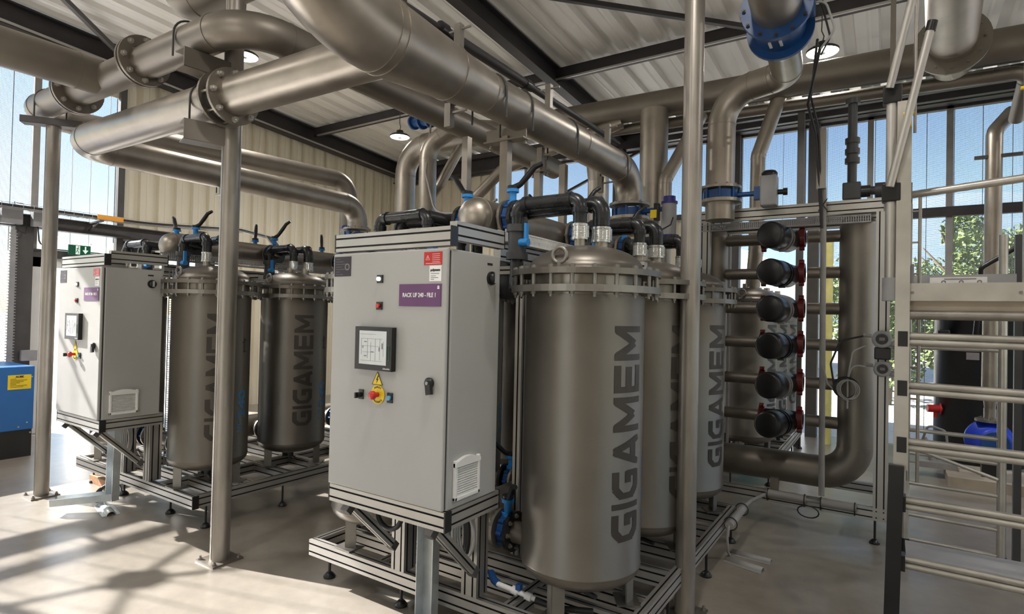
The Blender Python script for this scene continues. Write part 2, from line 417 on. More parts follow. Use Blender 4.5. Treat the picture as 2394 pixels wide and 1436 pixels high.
# perforated panels on the left wall
b = MB(); b.box((LW-0.012, -4.0, 2.26), (LW-0.008, 3.70, 4.52)); b.box((LW-0.012, -4.0, 0.0), (LW-0.008, 2.52, 2.26)); struct('window_1', b, MESHY)
wf = bpy.data.objects['window_1']
for i, y in enumerate([2.74, 1.2, -0.35, -1.9, -3.4]):
    part('window_frame', MB().box((LW-0.005, y-0.035, 2.3), (LW+0.05, y+0.035, roof_z(y)-0.1)), CONDUIT, wf)
part('window_frame', MB().box((LW-0.03, 3.66, 2.3), (LW+0.06, 3.74, roof_z(3.7)-0.05)), GBEAM, wf)
b = MB()
y = -4.0
while y < 3.6:
    b.box((LW-0.016, y, 2.26), (LW-0.004, y+0.006, roof_z(y)-0.15)); y += 0.21
part('sheet_seam', b, CONDUIT, wf)
# left wall steelwork (grey painted): rail, column, lintel
def st_beam(name, p0, p1, w, h, label, m=BEAMM, group=None, upv=(0, 0, 1), kind='structure'):
    """I section"""
    b = MB(); p0 = V(p0); p1 = V(p1); d = (p1-p0).normalized(); u = V(upv); u = (u-d*u.dot(d)).normalized()
    tf = max(0.012, h*0.07)
    b.obox(p0, p1, 0.012, h-2*tf, upv)
    for s in (-1, 1): b.obox(p0+u*s*(h/2-tf/2), p1+u*s*(h/2-tf/2), w, tf, upv)
    o = bpy.data.objects.new(name, b.mesh(name, m)); COL.objects.link(o); o['kind'] = kind; return o
st_beam('trim_1', (LW+0.10, -4, 2.63), (LW+0.10, 5.3, 2.63), 0.15, 0.16, '', GBEAM)
b = MB(); b.box((LW+0.03, 2.52, 0), (LW+0.19, 2.70, 2.55)); struct('trim_2', b, GBEAM)
b = MB(); b.box((LW+0.0, 2.70, 2.20), (LW+0.12, 3.70, 2.30)); struct('trim_3', b, GBEAM)
st_beam('trim_4', (LW+0.14, 3.95, 0), (LW+0.14, 3.95, 2.5), 0.16, 0.16, '', GBEAM, upv=(0, 1, 0))
st_beam('trim_5', (LW+0.14, -4, roof_z(-4)-0.16), (LW+0.14, FW, roof_z(FW)-0.16), 0.16, 0.30, '')
b = MB(); b.box((LW+0.22, -4, 0), (LW+0.235, -3.99, 0.01))
for s, yy in ((0, 0),):
    b.add([(LW+0.225, -3.9, roof_z(-3.9)-0.30), (LW+0.24, -3.9, roof_z(-3.9)-0.30), (LW+0.24, FW-0.1, roof_z(FW-0.1)-0.30), (LW+0.225, FW-0.1, roof_z(FW-0.1)-0.30)], [(0, 1, 2, 3)])
    b.obox((LW+0.23, -3.9, roof_z(-3.9)-0.285), (LW+0.23, FW-0.1, roof_z(FW-0.1)-0.285), 0.012, 0.03)
struct('trim_6', b, ALU)
# wind bracing on the left wall with a central gusset, tapered as a rod cross
def rod(name, p0, p1, r, m=BEAMM):
    b = MB(); b.tube([p0, p1], r, 8); return b
b = MB()
nd = (LW-0.0, 0.15, 3.45)
for q in ((LW-0.0, 2.45, 2.75), (LW-0.0, 2.45, 4.95), (LW-0.0, -2.3, 2.75), (LW-0.0, -2.3, 4.95)):
    b.tube([nd, q], 0.02, 8)
b.poly([(LW, 0.15+a_, 3.45+c_) for a_, c_ in ((-0.16, 0), (-0.06, -0.11), (0.06, -0.11), (0.16, 0), (0.06, 0.11), (-0.06, 0.11))], 0.012, (1, 0, 0))
struct('trim_7', b, BEAMM)
# rafters / purlin
st_beam('trim_8', (-3.80, -4, roof_z(-4)-0.13), (-3.80, FW, roof_z(FW)-0.13), 0.14, 0.24, '')
st_beam('trim_9', (1.9, -4, roof_z(-4)-0.13), (1.9, FW, roof_z(FW)-0.13), 0.14, 0.24, '')
def cpurl(name, y):
    b = MB(); z = roof_z(y)-0.09
    b.box((LW+0.2, y-0.03, z-0.08), (5.9, y-0.022, z+0.08)); b.box((LW+0.2, y-0.03, z-0.08), (5.9, y+0.03, z-0.072)); b.box((LW+0.2, y-0.03, z+0.072), (5.9, y+0.03, z+0.08))
    struct(name, b, BEAMM)
    b = MB(); b.box((LW+0.3, y-0.052, z-0.085), (5.8, y-0.032, z-0.062)); struct(name.replace('1', '2', 1) if False else name+'_strip', b, ALU)
cpurl('trim_10', 6.78)
cpurl('trim_11', 0.4)
b = MB(); b.obox((-3.75, 4.48, roof_z(4.48)-0.12), (-1.25, 6.75, roof_z(6.75)-0.12), 0.05, 0.05); struct('trim_12', b, BEAMM)
b = MB(); b.obox((-7.6, 2.3, roof_z(2.3)-0.12), (-8.8, 3.62, roof_z(3.62)-0.14), 0.05, 0.06); struct('trim_13', b, GBEAM)
# far wall
b = MB()
corr(b, LW, -6.55, 0.25, 0.035, lambda a, q, k: (a, FW+q, (0, roof_z(FW))[k]))
corr(b, -6.55, -1.95, 0.25, 0.035, lambda a, q, k: (a, FW+q, (0, 3.25)[k]))
b.box((LW, FW+0.12, 0), (-6.55, FW+0.14, roof_z(FW))); b.box((-6.55, FW+0.12, 0), (-1.95, FW+0.14, 3.25))
struct('wall_back', b, WALLM)
b = MB(); b.box((-6.55, FW+0.008, 3.25), (-1.95, FW+0.012, 4.4)); struct('window_2', b, MESHX); w2 = bpy.data.objects['window_2']
for x in (-6.5, -5.75, -4.95, -3.95, -3.1, -2.4): part('window_frame', MB().box((x-0.03, FW-0.04, 3.25), (x+0.03, FW+0.005, 4.4)), CONDUIT, w2)
part('window_sill', MB().box((-6.6, FW-0.06, 3.2), (-1.9, FW+0.02, 3.27)), GBEAM, w2)
b = MB(); b.box((-1.95, FW+0.008, 2.78), (-0.88, FW+0.012, 4.4)); b.box((-0.88, FW+0.008, 0.0), (5.6, FW+0.012, 4.4)); struct('window_3', b, MESHX); w3 = bpy.data.objects['window_3']
for x in (-1.92, -1.06): part('window_frame', MB().box((x-0.035, FW-0.06, 2.78 if x < -1.5 else 2.78), (x+0.035, FW+0.005, 4.4)), CONDUIT, w3)
for x in (-0.24, 0.62, 1.48, 2.34, 3.2): part('window_frame', MB().box((x-0.035, FW-0.06, 0.0), (x+0.035, FW+0.005, 4.4)), CONDUIT, w3)
b = MB()
x = -1.9
while x < 4: b.box((x, FW+0.004, 2.8 if x < -0.88 else 0), (x+0.006, FW+0.016, 4.4)); x += 0.285
part('sheet_seam', b, CONDUIT, w3)
part('transom', MB().box((-0.9, FW-0.1, 2.98), (5.6, FW-0.005, 3.10)), BEAMM, w3)
# diagonal brace of the high window
b = MB(); b.obox((-6.0, FW-0.12, 3.35), (-3.5, FW-0.12, 4.35), 0.05, 0.04); struct('trim_14', b, BEAMM)
# eaves steel
st_beam('trim_15', (LW, FW-0.14, 4.52), (5.9, FW-0.14, 4.52), 0.20, 0.26, '')
b = MB(); b.box((LW, FW-0.06, 4.36), (5.9, FW+0.02, roof_z(FW))); struct('trim_16', b, GBEAM)
for i, (yy, zz) in enumerate(((8.7, 4.38), (8.3, 4.36))):
    b = MB(); b.box((-3.0, yy-0.04, zz-0.04), (5.8, yy+0.04, zz+0.04)); struct('trim_%d' % (17+i), b, BEAMM)
# doorway in the far wall: posts and lintel
b = MB(); b.box((-0.98, FW-0.16, 0), (-0.84, FW+0.02, 4.4)); struct('trim_19', b, GBEAM)
b = MB(); b.box((-1.98, FW-0.14, 2.72), (-0.9, FW+0.02, 2.86)); struct('trim_20', b, GBEAM)
b = MB(); b.box((-2.02, FW-0.14, 0), (-1.90, FW+0.02, 4.4)); struct('trim_21', b, GBEAM)
st_beam('trim_22', (-3.80, FW-0.2, 0), (-3.80, FW-0.2, 4.4), 0.16, 0.18, '', GBEAM, upv=(0, 1, 0))
b = MB(); b.box((0.0, FW-0.02, 0.0), (5.6, FW+0.0, 0.001)); 
# right wall and near wall (behind the viewer)
b = MB(); b.box((6.0, -4.1, 0), (6.1, FW+0.1, 1.2)); b.box((6.0, -4.1, 2.6), (6.1, FW+0.1, roof_z(-4))); b.box((6.0, -4.1, 1.2), (6.1, -2.5, 2.6)); struct('wall_right', b, WALLM)
b = MB(); b.box((6.03, -2.5, 1.2), (6.034, FW, 2.6)); struct('window_4', b, MESHY)
b = MB(); b.box((LW, -4.1, 0), (-6, -4.0, roof_z(-4))); b.box((-1, -4.1, 0), (6.0, -4.0, roof_z(-4))); b.box((-6, -4.1, 3.0), (-1, -4.0, roof_z(-4))); b.box((-6, -4.1, 0), (-3, -4.0, 3.0)); struct('wall_front', b, WALLM)
# white door frame and open leaf on the left wall
b = MB()
for y0, y1 in ((2.72, 2.86), (3.52, 3.68)): b.box((LW-0.06, y0, 0), (LW+0.08, y1, 2.2))
b.box((LW-0.06, 2.72, 2.08), (LW+0.08, 3.68, 2.2)); struct('door_1', b, WHITE); d1 = bpy.data.objects['door_1']
lf = part('door_leaf', MB().box((LW-0.85, 3.47, 0.01), (LW-0.06, 3.51, 2.07)), WHITE, d1)
part('door_handle', MB().box((LW-0.78, 3.43, 1.0), (LW-0.64, 3.47, 1.03)), CASE, lf)
b = MB()
for y0, y1 in ((4.15, 4.22), (5.22, 5.3)): b.box((LW-0.06, y0, 0), (LW+0.08, y1, 2.4))
b.box((LW-0.06, 4.15, 2.32), (LW+0.08, 5.3, 2.45)); struct('door_2', b, WHITE)

# ------------------------------------------------------------------ lamps
def lamp(loc, label, zr):
    t = thing('high_bay_lamp', label, 'ceiling lamp', loc, 'round high bay lamps under the roof')
    x, y, z = loc
    h = MB(); h.lathe((x, y, z), (0, 0, 1), [(0.145, 0.0), (0.15, 0.02), (0.13, 0.035), (0.06, 0.05), (0.05, 0.10), (0.02, 0.11), (0.001, 0.11)], 28); part('housing', h, BLK, t)
    g = MB(); g.lathe((x, y, z), (0, 0, -1), [(0.001, 0.004), (0.03, 0.004), (0.14, 0.004), (0.145, -0.002)], 28); part('diffuser', g, GLOW, t)
    part('hub', MB().cyl((x, y, z-0.012), (x, y, z-0.003), 0.028), CASE, t)
    c = MB(); c.tube([(x, y, z+0.11), (x+0.012, y, z+0.16), (x-0.01, y, z+0.22), (x, y, zr)], 0.006, 6); part('hanging_hook', c, DGREY, t)
    ld = bpy.data.lights.new('lamp_light', 'AREA'); ld.shape = 'DISK'; ld.size = 0.28; ld.energy = LAMP_W; ld.color = (1.0, 0.95, 0.89); ld.spread = radians(165)
    lo = bpy.data.objects.new('lamp_light', ld); COL.objects.link(lo); lo.parent = t; lo.location = (0, 0, -0.02)
    return t
LN = [((-6.32, 6.41, 4.30), 'round lit high bay lamp hanging near the left corner of the hall'),
      ((-0.59, 6.47, 4.30), 'round lit high bay lamp beside the blue flow meter under the roof'),
      ((-6.22, 3.79, 4.50), 'round lit lamp glinting between the two steel pipe elbows'),
      ((-0.6, 1.2, 4.7), 'added unseen high bay lamp over the front tank, for fill light'), ((-6.2, -0.6, 4.8), 'added unseen high bay lamp above the front floor, left, for fill light'),  # from here on: lamps out of view, added to brighten the interior
      ((-2.6, -1.4, 4.8), 'added unseen high bay lamp above the front floor, middle, for fill light'), ((3.2, 3.6, 4.5), 'added unseen high bay lamp above the scaffold tower, for fill light'),
      ((2.6, -1.2, 4.8), 'added unseen high bay lamp above the front floor, right, for fill light'), ((3.6, 7.4, 4.3), 'added unseen high bay lamp in the far right of the hall, for fill light')]
for p, lb in LN: lamp(p, lb, roof_z(p[1]))

# ------------------------------------------------------------------ block lettering wrapped on a cylinder
LET = {
 'M': [((0.1, 0), (0.1, 1)), ((1.1, 0), (1.1, 1)), ((0.12, 0.98), (0.6, 0.28)), ((0.6, 0.28), (1.08, 0.98))],
 'E': [((0.1, 0), (0.1, 1)), ((0.1, 0.1), (0.95, 0.1)), ((0.1, 0.5), (0.9, 0.5)), ((0.1, 0.9), (0.95, 0.9))],
 'I': [((0.1, 0), (0.1, 1))],
 'A': [((0.08, 0), (0.52, 0.99)), ((0.96, 0), (0.52, 0.99)), ((0.2, 0.27), (0.84, 0.27))],
 'G': [((0.95, 0.9), (0.35, 0.9)), ((0.38, 0.91), (0.13, 0.72)), ((0.1, 0.78), (0.1, 0.22)), ((0.13, 0.28), (0.38, 0.09)), ((0.35, 0.1), (0.95, 0.1)), ((0.88, 0.1), (0.88, 0.52)), ((0.95, 0.46), (0.55, 0.46))],
}
WID = {'M': 1.2, 'E': 0.97, 'I': 0.2, 'A': 1.04, 'G': 0.98}
def wrap_letters(word, R, azc, arc, z0, z1, th=0.235):
    """letters run upward, tops toward decreasing azimuth; 2-D (u along z, v cap height)"""
    tot = sum(WID[c] for c in word)+0.15*(len(word)-1); sc = (z1-z0)/tot; b = MB(); u = 0
    for ch in word:
        for (ax, ay), (bx, by) in LET[ch]:
            dx, dy = bx-ax, by-ay; L = sqrt(dx*dx+dy*dy); nx, ny = -dy/L*th/2, dx/L*th/2
            k = 8; vs = []
            for i in range(k+1):
                f = i/k
                for s in (1, -1):
                    px, py = ax+dx*f+nx*s, min(1, max(0, ay+dy*f+ny*s)); px = min(WID[ch]+0.0, max(0, px))
                    a = azc+(0.5-py)*arc/R; z = z0+(u+px)*sc
                    vs.append((cos(a)*(R+0.0015), sin(a)*(R+0.0015), z))
            b.add(vs, [(2*i, 2*i+1, 2*i+3, 2*i+2) for i in range(k)])
        u += WID[ch]+0.15
    return b
def wrap_text(name, body, cap, R, azc, z0, z1, m, parent, c, bold=0.0):
    me = text_mesh(body, 1.0, bold, 0.0); bm = bmesh.new(); bm.from_mesh(me)
    ys = [q.co.y for q in bm.verts]; xs = [q.co.x for q in bm.verts]; y0, y1, x0, x1 = min(ys), max(ys), min(xs), max(xs)
    for i in range(1, 8):
        bmesh.ops.bisect_plane(bm, geom=bm.verts[:]+bm.edges[:]+bm.faces[:], plane_co=(0, y0+(y1-y0)*i/8, 0), plane_no=(0, 1, 0))
    off = wloc(parent)
    for q in bm.verts:
        fy = (q.co.y-y0)/(y1-y0); fx = (q.co.x-x0)/(x1-x0); a = azc+(0.5-fy)*cap/R
        q.co = V((c[0]+cos(a)*(R+0.0015), c[1]+sin(a)*(R+0.0015), z0+fx*(z1-z0)))-off
    bm.to_mesh(me); bm.free(); me.materials.clear(); me.materials.append(m)
    o = bpy.data.objects.new(name, me); COL.objects.link(o); o.parent = parent; return o

# ------------------------------------------------------------------ filter tank
TR = 0.28
def make_tank(cx, cy, label):
    t = thing('filter_tank', label, 'pressure tank', (cx, cy, 0.26), 'steel filter tanks of the racks')
    b = MB(); n = 48
    k = 8; prof = [(1e-4, 0.36)]+[(TR*sin(pi/2*i/k), 0.46-0.10*cos(pi/2*i/k)) for i in range(1, k+1)]
    prof += [(TR, 0.462), (TR+0.0025, 0.466), (TR+0.0025, 0.472), (TR, 0.476), (TR, 1.70)]
    b.lathe((cx, cy, 0), (0, 0, 1), prof, n); part('shell', b, TANKM, t)
    b = MB(); b.lathe((cx, cy, 0), (0, 0, 1), [(0.262, 1.69), (0.262, 1.80)], n); part('neck_band', b, STEEL, t)
    b = MB(); b.ring((cx, cy, 1.7245), (0, 0, 1), 0.265, 0.352, 0.030, 56); fl = part('flange', b, TANKF, t)
    b = MB(); b.ring((cx, cy, 1.7995), (0, 0, 1), 0.262, 0.352, 0.026, 56)
    k = 9; b.lathe((cx, cy, 0), (0, 0, 1), [(0.275, 1.81), (0.272, 1.825)]+[(0.27*cos(pi/2*i/k)+1e-4, 1.825+0.115*sin(pi/2*i/k)) for i in range(k+1)], n)
    lid = part('lid', b, TANKF if False else TANKM, t)
    me_s = MB().cyl((0, 0, 1.7395), (0, 0, 1.7865), 0.0095, n=10).mesh('spacer', TANKF)
    for i in range(22):
        a = 2*pi*(i+0.5)/22; x, y = cx+cos(a)*0.335, cy+sin(a)*0.335
        inst('spacer', me_s, (x, y, 0), fl)
        if i % 1 == 0:
            inst('bolt', BOLTH, (x, y, 1.8125), lid); inst('bolt', BOLT, (x, y, 1.7095), fl, (pi, 0, 0))
    e = MB(); pts = [(cx+0.034*cos(2*pi*i/20), cy-0.262, 1.872+0.034*sin(2*pi*i/20)) for i in range(20)]
    e.tube(pts, 0.0095, 10, closed=True); e.cyl((cx, cy-0.262, 1.805), (cx, cy-0.262, 1.842), 0.012); part('lifting_eye', e, TANKF, t)
    for (nx, ny, r) in ((cx-0.01, cy-0.05, 0.026), (cx+0.05, cy+0.06, 0.032)):
        nz = part('nozzle', MB().cyl((nx, ny, 1.915), (nx, ny, 1.975), r), STEEL, t)
    for a in (-92, 32, 152):
        a = radians(a); lx, ly = cx+cos(a)*0.215, cy+sin(a)*0.215; d = V((cos(a), sin(a), 0)); s = V((-sin(a), cos(a), 0))
        g = MB(); c0 = V((lx, ly, 0))
        for ss in (-1, 1):
            g.obox(c0+s*ss*0.022*1+d*0.018+V((0, 0, 0.262)), c0+s*ss*0.022+d*0.018+V((0, 0, 0.455)), 0.055, 0.008, d*1.0+s*ss*0.9)
        g.obox(c0+d*0.01+V((0, 0, 0.262)), c0+d*0.01+V((0, 0, 0.27)), 0.13, 0.11, d); part('leg', g, TANKF, t)
    b = MB(); b.cyl((cx, cy, 0.30), (cx, cy, 0.37), 0.022); b.tube([(cx, cy, 0.315), (cx+0.1, cy-0.03, 0.31)], 0.012, 8); part('drain', b, DGREY, t)
    b = wrap_letters('GIGAMEM', TR, radians(-19), 0.165, 0.625, 1.565); bb = MB(); bb.add([(x+cx, y+cy, z) for x, y, z in b.v], b.f)
    part('lettering', bb, LETT, t)
    c = (cx, cy)
    wrap_text('lettering', 'poly', 0.045, TR, radians(25), 1.27, 1.385, INK, t, c, 0.03)
    wrap_text('lettering', 'mem', 0.030, TR, radians(26), 1.39, 1.52, LETG, t, c)
    wrap_text('lettering', 'Ultrafiltration', 0.016, TR, radians(32), 1.29, 1.46, LETG, t, c)
    wrap_text('lettering', 'ULTRA', 0.03, TR, radians(27), 1.09, 1.20, LETG, t, c)
    wrap_text('lettering', '240', 0.085, TR, radians(22), 0.76, 0.98, LETB, t, c, 0.02)
    wrap_text('lettering', 'UF', 0.045, TR, radians(18), 0.66, 0.74, LETB, t, c, 0.01)
    return t
AX, BX = -1.22, -2.55; RY = (2.5, 3.28, 4.08)
T0 = make_tank(AX, RY[0], 'largest steel filter tank in front, dark lettering facing right, its whole body visible')
TK = [((AX, RY[1]), 'steel filter tank right behind the front one, partly hidden by the slim round post'),
      ((AX, RY[2]), 'third steel filter tank in the front row, beside the stack of manifold branches'),
      ((BX, RY[0]), 'steel filter tank whose domed bottom shows under the front grey cabinet'),
      ((BX, RY[1]), 'dark steel filter tank just right of the front cabinet, behind the front tank'),
      ((BX, RY[2]), 'steel filter tank deep between the front cabinet and the front tank'),
      ((-4.44, 2.5), 'steel filter tank behind the thick round column, beside the rear cabinet'),
      ((-4.44, 3.25), 'steel filter tank between the thick round column and the front cabinet'),
      ((-4.44, 4.05), 'steel filter tank mostly hidden behind the front cabinet'),
      ((-5.77, 2.5), 'steel filter tank mostly hidden behind the rear cabinet'),
      ((-5.77, 3.25), 'steel filter tank far behind the tank at the round column'),
      ((AX, 6.25), 'steel filter tank seen behind the manifold, nearest of its row'),
      ((AX, 7.0), 'steel filter tank seen behind the manifold, middle of its row'),
      ((AX, 7.75), 'steel filter tank seen behind the manifold, rearmost of its row')]
for (x, y), lb in TK: copy_tree(T0, (x, y, 0.26), lb)

# ------------------------------------------------------------------ skid frames
def foot(parent, x, y, top=0.17):
    b = MB(); b.cyl((x, y, 0.03), (x, y, top), 0.008, n=10); b.lathe((x, y, 0), (0, 0, 1), [(0.001, 0), (0.034, 0), (0.036, 0.008), (0.022, 0.026), (0.012, 0.034), (0.001, 0.034)], 20)
    return part('levelling_foot', b, BLK, parent)
def skid(x0, x1, y0, y1, label, cabx=None, posts=()):
    t = thing('skid_frame', label, 'machine frame', ((x0+x1)/2, (y0+y1)/2, 0))
    z = 0.215; X0, X1 = x0+0.0225, x1-0.0225
    beam(t, (x0, y0+0.022, z), (x1, y0+0.022, z), caps=(1,))
    beam(t, (x0, y1-0.022, z), (x1, y1-0.022, z))
    beam(t, (x0, y0+0.24, z), (x1-0.045, y0+0.24, z)) if False else None
    for x in (X0, x0+0.55, x1-0.55, X1): beam(t, (x, y0+0.045, z), (x, y1-0.045, z))
    for ty in [RY[0]-0.01, RY[0]+0.20, RY[1]-0.22, RY[1]+0.13, RY[2]-0.22, RY[2]+0.13]:
        yy = ty-RY[0]+y0+0.28
        if yy < y1-0.06:
            beam(t, (x0+0.5725, yy, z), (x1-0.5725, yy, z))
            beam(t, (x0+0.045, yy, z), (x0+0.5275, yy, z)); beam(t, (x1-0.5275, yy, z), (x1-0.045, yy, z))
    for x in (x0+0.03, x0+0.62, x1-0.55, x1-0.05):
        foot(t, x, y0+0.13 if x < x0+0.7 else y0+0.13)
    for y in (y0+0.75, y0+1.5, y1-0.06):
        for x in (X0, X1): foot(t, x, y)
    if cabx:
        c0, c1 = cabx
        for px in posts:
            w = beam(t, (px, 2.265, 0.26), (px, 2.265, 0.78), 0.09, 0.09, (0, 1, 0), 'post')
        # upper rails
        for x in (c0+0.10, c1-0.07): beam(t, (x, y0+0.30, 1.935), (x, y1, 1.935), caps=())
        for y in (y0+0.55, y1-0.05): beam(t, (x0+0.1, y, 1.86), (x1-0.1, y, 1.86), 0.045, 0.045)
        for x, y in ((c0+0.10, y0+0.55), (c1-0.07, y0+0.55), (c0+0.10, y1-0.05), (c1-0.07, y1-0.05)):
            beam(t, (x, y, 0.26), (x, y, 1.89), 0.045, 0.045, (0, 1, 0), 'post')
    return t
SK1 = skid(-2.84, -0.92, 2.22, 4.45, 'aluminium profile base frame on levelling feet under the front rack of tanks', (-2.46, -1.68), (-2.13, -1.665))
SK2 = skid(-6.07, -4.13, 2.22, 4.45, 'aluminium profile base frame on levelling feet under the left rack of tanks', (-6.02, -5.2), (-5.22, -4.805))
SK3 = skid(-2.84, -0.92, 5.97, 8.2, 'aluminium profile base frame under the rear rack behind the manifold')

# ------------------------------------------------------------------ control cabinets
def cabinet(x0, x1, y0, y1, z0, z1, label, full, number):
    t = thing('control_cabinet', label, 'control cabinet', ((x0+x1)/2, (y0+y1)/2, z0))
    b = MB(); b.bevbox((x0+0.003, y0+0.028, z0), (x1, y1, z1-0.004), 0.006); body = part('body', b, CABI, t)
    b = MB(); b.box((x0+0.01, y0+0.020, z0+0.008), (x1-0.008, y0+0.0285, z1-0.012)); part('door_gasket', b, GASK, t)
    b = MB(); b.bevbox((x0, y0, z0+0.002), (x1-0.004, y0+0.020, z1-0.002), 0.007); dr = part('door', b, CABI, t)
    W = x1-x0; H = z1-z0
    P = lambda u, v: (x0+u*W, y0-0.001, z0+v*H)      # face point, u right, v up
    ex, ez = (1, 0, 0), (0, 0, 1)
    def plate(nm, u0, v0, u1, v1, th, m, par=dr):
        a = P(u0, v0); c = P(u1, v1); return part(nm, MB().box((a[0], y0-th, a[2]), (c[0], y0, c[2])), m, par)
    # data plate, red warning plate, white label, purple name sign
    s = plate('data_plate', 0.015, 0.90, 0.175, 0.985, 0.002, DARKS)
    g = MB()
    for i in range(7):
        a = P(0.03, 0.975-0.011*i); g.box((a[0], y0-0.0026, a[2]-0.0016), (a[0]+(0.03+0.05*((i*7) % 5)/4), y0-0.002, a[2]))
    g.ring((P(0.14, 0.94)[0], y0-0.0023, P(0.14, 0.94)[2]), (0, 1, 0), 0.012, 0.018, 0.0006, 16); part('print', g, GREYT, s)
    s = plate('warning_plate', 0.815, 0.935, 0.955, 0.985, 0.002, REDS)
    g = MB(); c = V(P(0.845, 0.963)); q = [c+V((0.014*cos(a), -0.0012, 0.014*sin(a)-0.003)) for a in (pi/2, pi/2+2*pi/3, pi/2+4*pi/3)]
    for i in range(3): g.tube([q[i], q[(i+1) % 3]], 0.0008, 5)
    g.box((c[0]-0.0009, y0-0.0026, c[2]-0.006), (c[0]+0.0009, y0-0.002, c[2]+0.004))
    for i in range(5):
        a = P(0.88, 0.977-0.0075*i); g.box((a[0], y0-0.0026, a[2]-0.0018), (a[0]+0.045, y0-0.002, a[2]))
    a = P(0.83, 0.94); g.box((a[0], y0-0.0026, a[2]), (a[0]+0.09, y0-0.002, a[2]+0.0018)); part('print', g, WSIGN, s)
    s = plate('label_plate', 0.86, 0.872, 0.952, 0.932, 0.002, WSIGN)
    text('print', 'polymem', 0.0155, P(0.906, 0.915), ex, ez, INK, s, 0.0006).location.y -= 0.002
    g = MB()
    for i, (w, v) in enumerate(((0.05, 0.902), (0.03, 0.893), (0.045, 0.886), (0.02, 0.880))):
        a = P(0.872, v); g.box((a[0], y0-0.0026, a[2]-0.002), (a[0]+w, y0-0.002, a[2]))
    part('print', g, INK, s)
    s = plate('name_sign', 0.62, 0.775, 0.955, 0.862, 0.004, PURP)
    tt = text('print', 'RACK UF 240 - FILE %d' % number, 0.0285, P(0.785, 0.818), ex, ez, WSIGN, s, 0.0007, 0.80); tt.location.y -= 0.004
    g = MB(); a = P(0.935, 0.850); g.ring((a[0], y0-0.0045, a[2]), (0, 1, 0), 0.002, 0.006, 0.001, 14); g.box((a[0]-0.006, y0-0.005, a[2]-0.010), (a[0]+0.006, y0-0.004, a[2]-0.004)); part('emblem', g, WSIGN, s)
    # indicator lamps
    for v, m in ((0.885, LED), (0.775, REDP)):
        s = plate('indicator_base', 0.425, v-0.016, 0.475, v+0.016, 0.006, BLK)
        a = P(0.447, v); part('indicator_lamp', MB().cyl((a[0], y0-0.016, a[2]), (a[0], y0-0.006, a[2]), 0.0105), m, s)
    # touch screen
    s = plate('touch_screen', 0.275, 0.512, 0.60, 0.688, 0.03, BLK)
    q0, q1 = P(0.315, 0.535), P(0.555, 0.672); d = part('display', MB().box((q0[0], y0-0.0308, q0[2]), (q1[0], y0-0.03, q1[2])), SCRN, s)
    g = MB(); rnd = random.Random(number)
    yy0, yy1 = y0-0.0316, y0-0.0308
    def ln(u0, v0, u1, v1, w=0.0007):
        a, c = P(u0, v0), P(u1, v1); g.box((min(a[0], c[0])-w, yy0, min(a[2], c[2])-w), (max(a[0], c[0])+w, yy1, max(a[2], c[2])+w))
    for u0, v0, u1, v1 in ((0.325, 0.658, 0.46, 0.658), (0.335, 0.64, 0.52, 0.64), (0.335, 0.575, 0.335, 0.64), (0.39, 0.56, 0.39, 0.64), (0.335, 0.61, 0.5, 0.61), (0.42, 0.55, 0.42, 0.625), (0.46, 0.55, 0.46, 0.64), (0.33, 0.55, 0.52, 0.55), (0.50, 0.555, 0.50, 0.64), (0.35, 0.585, 0.45, 0.585), (0.53, 0.57, 0.53, 0.63)): ln(u0, v0, u1, v1)
    for u, v, w, h in ((0.36, 0.625, 0.018, 0.005), (0.345, 0.60, 0.006, 0.012), (0.36, 0.567, 0.018, 0.005), (0.515, 0.60, 0.008, 0.028), (0.49, 0.59, 0.007, 0.02), (0.42, 0.585, 0.02, 0.004)):
        a = P(u, v); g.box((a[0], yy0, a[2]), (a[0]+w, yy1, a[2]+h))
    part('diagram', g, GREYT, d)
    g = MB(); a, c = P(0.562, 0.555), P(0.585, 0.615)
    for (s0, s1) in (((a[0], a[2]), (c[0], a[2]+0.002)), ((a[0], c[2]-0.002), (c[0], c[2])), ((a[0], a[2]), (a[0]+0.002, c[2])), ((c[0]-0.002, a[2]), (c[0], c[2]))):
        g.box((s0[0], y0-0.0316, s0[1]), (s1[0], y0-0.03, s1[1]))
    part('key_outline', g, GREEN, s)
    text('print', 'Schneider', 0.012, (P(0.56, 0.522)[0], y0-0.031, P(0.56, 0.522)[2]), ex, ez, WSIGN, s)
    # hazard triangle with flash
    c = V(P(0.448, 0.472)); h = 0.065
    tri = [c+V((0, 0, h*0.62)), c+V((-h*0.56, 0, -h*0.38)), c+V((h*0.56, 0, -h*0.38))]
    s = part('hazard_triangle', MB().poly([tri[0], tri[1], tri[2]], 0.002, (0, -1, 0)), YEL, dr)
    g = MB()
    for i in range(3):
        p, q = tri[i]*0.97+c*0.03, tri[(i+1) % 3]*0.97+c*0.03; g.obox(p+V((0, -0.0022, 0)), q+V((0, -0.0022, 0)), 0.0024, 0.0012, (0, 1, 0))
    fl = [(0.004, 0.022), (-0.009, -0.002), (-0.001, 0.0), (-0.006, -0.018), (0.009, 0.005), (0.001, 0.004), (0.010, 0.020)]
    g.poly([c+V((x*1.0, -0.002, z)) for x, z in fl], 0.001, (0, -1, 0)); part('symbol', g, INK, s)
    # emergency stop, selector, push button
    c = V(P(0.455, 0.412)); s = part('stop_plate', MB().cyl(c, c+V((0, -0.003, 0)), 0.047, n=32), YEL, dr)
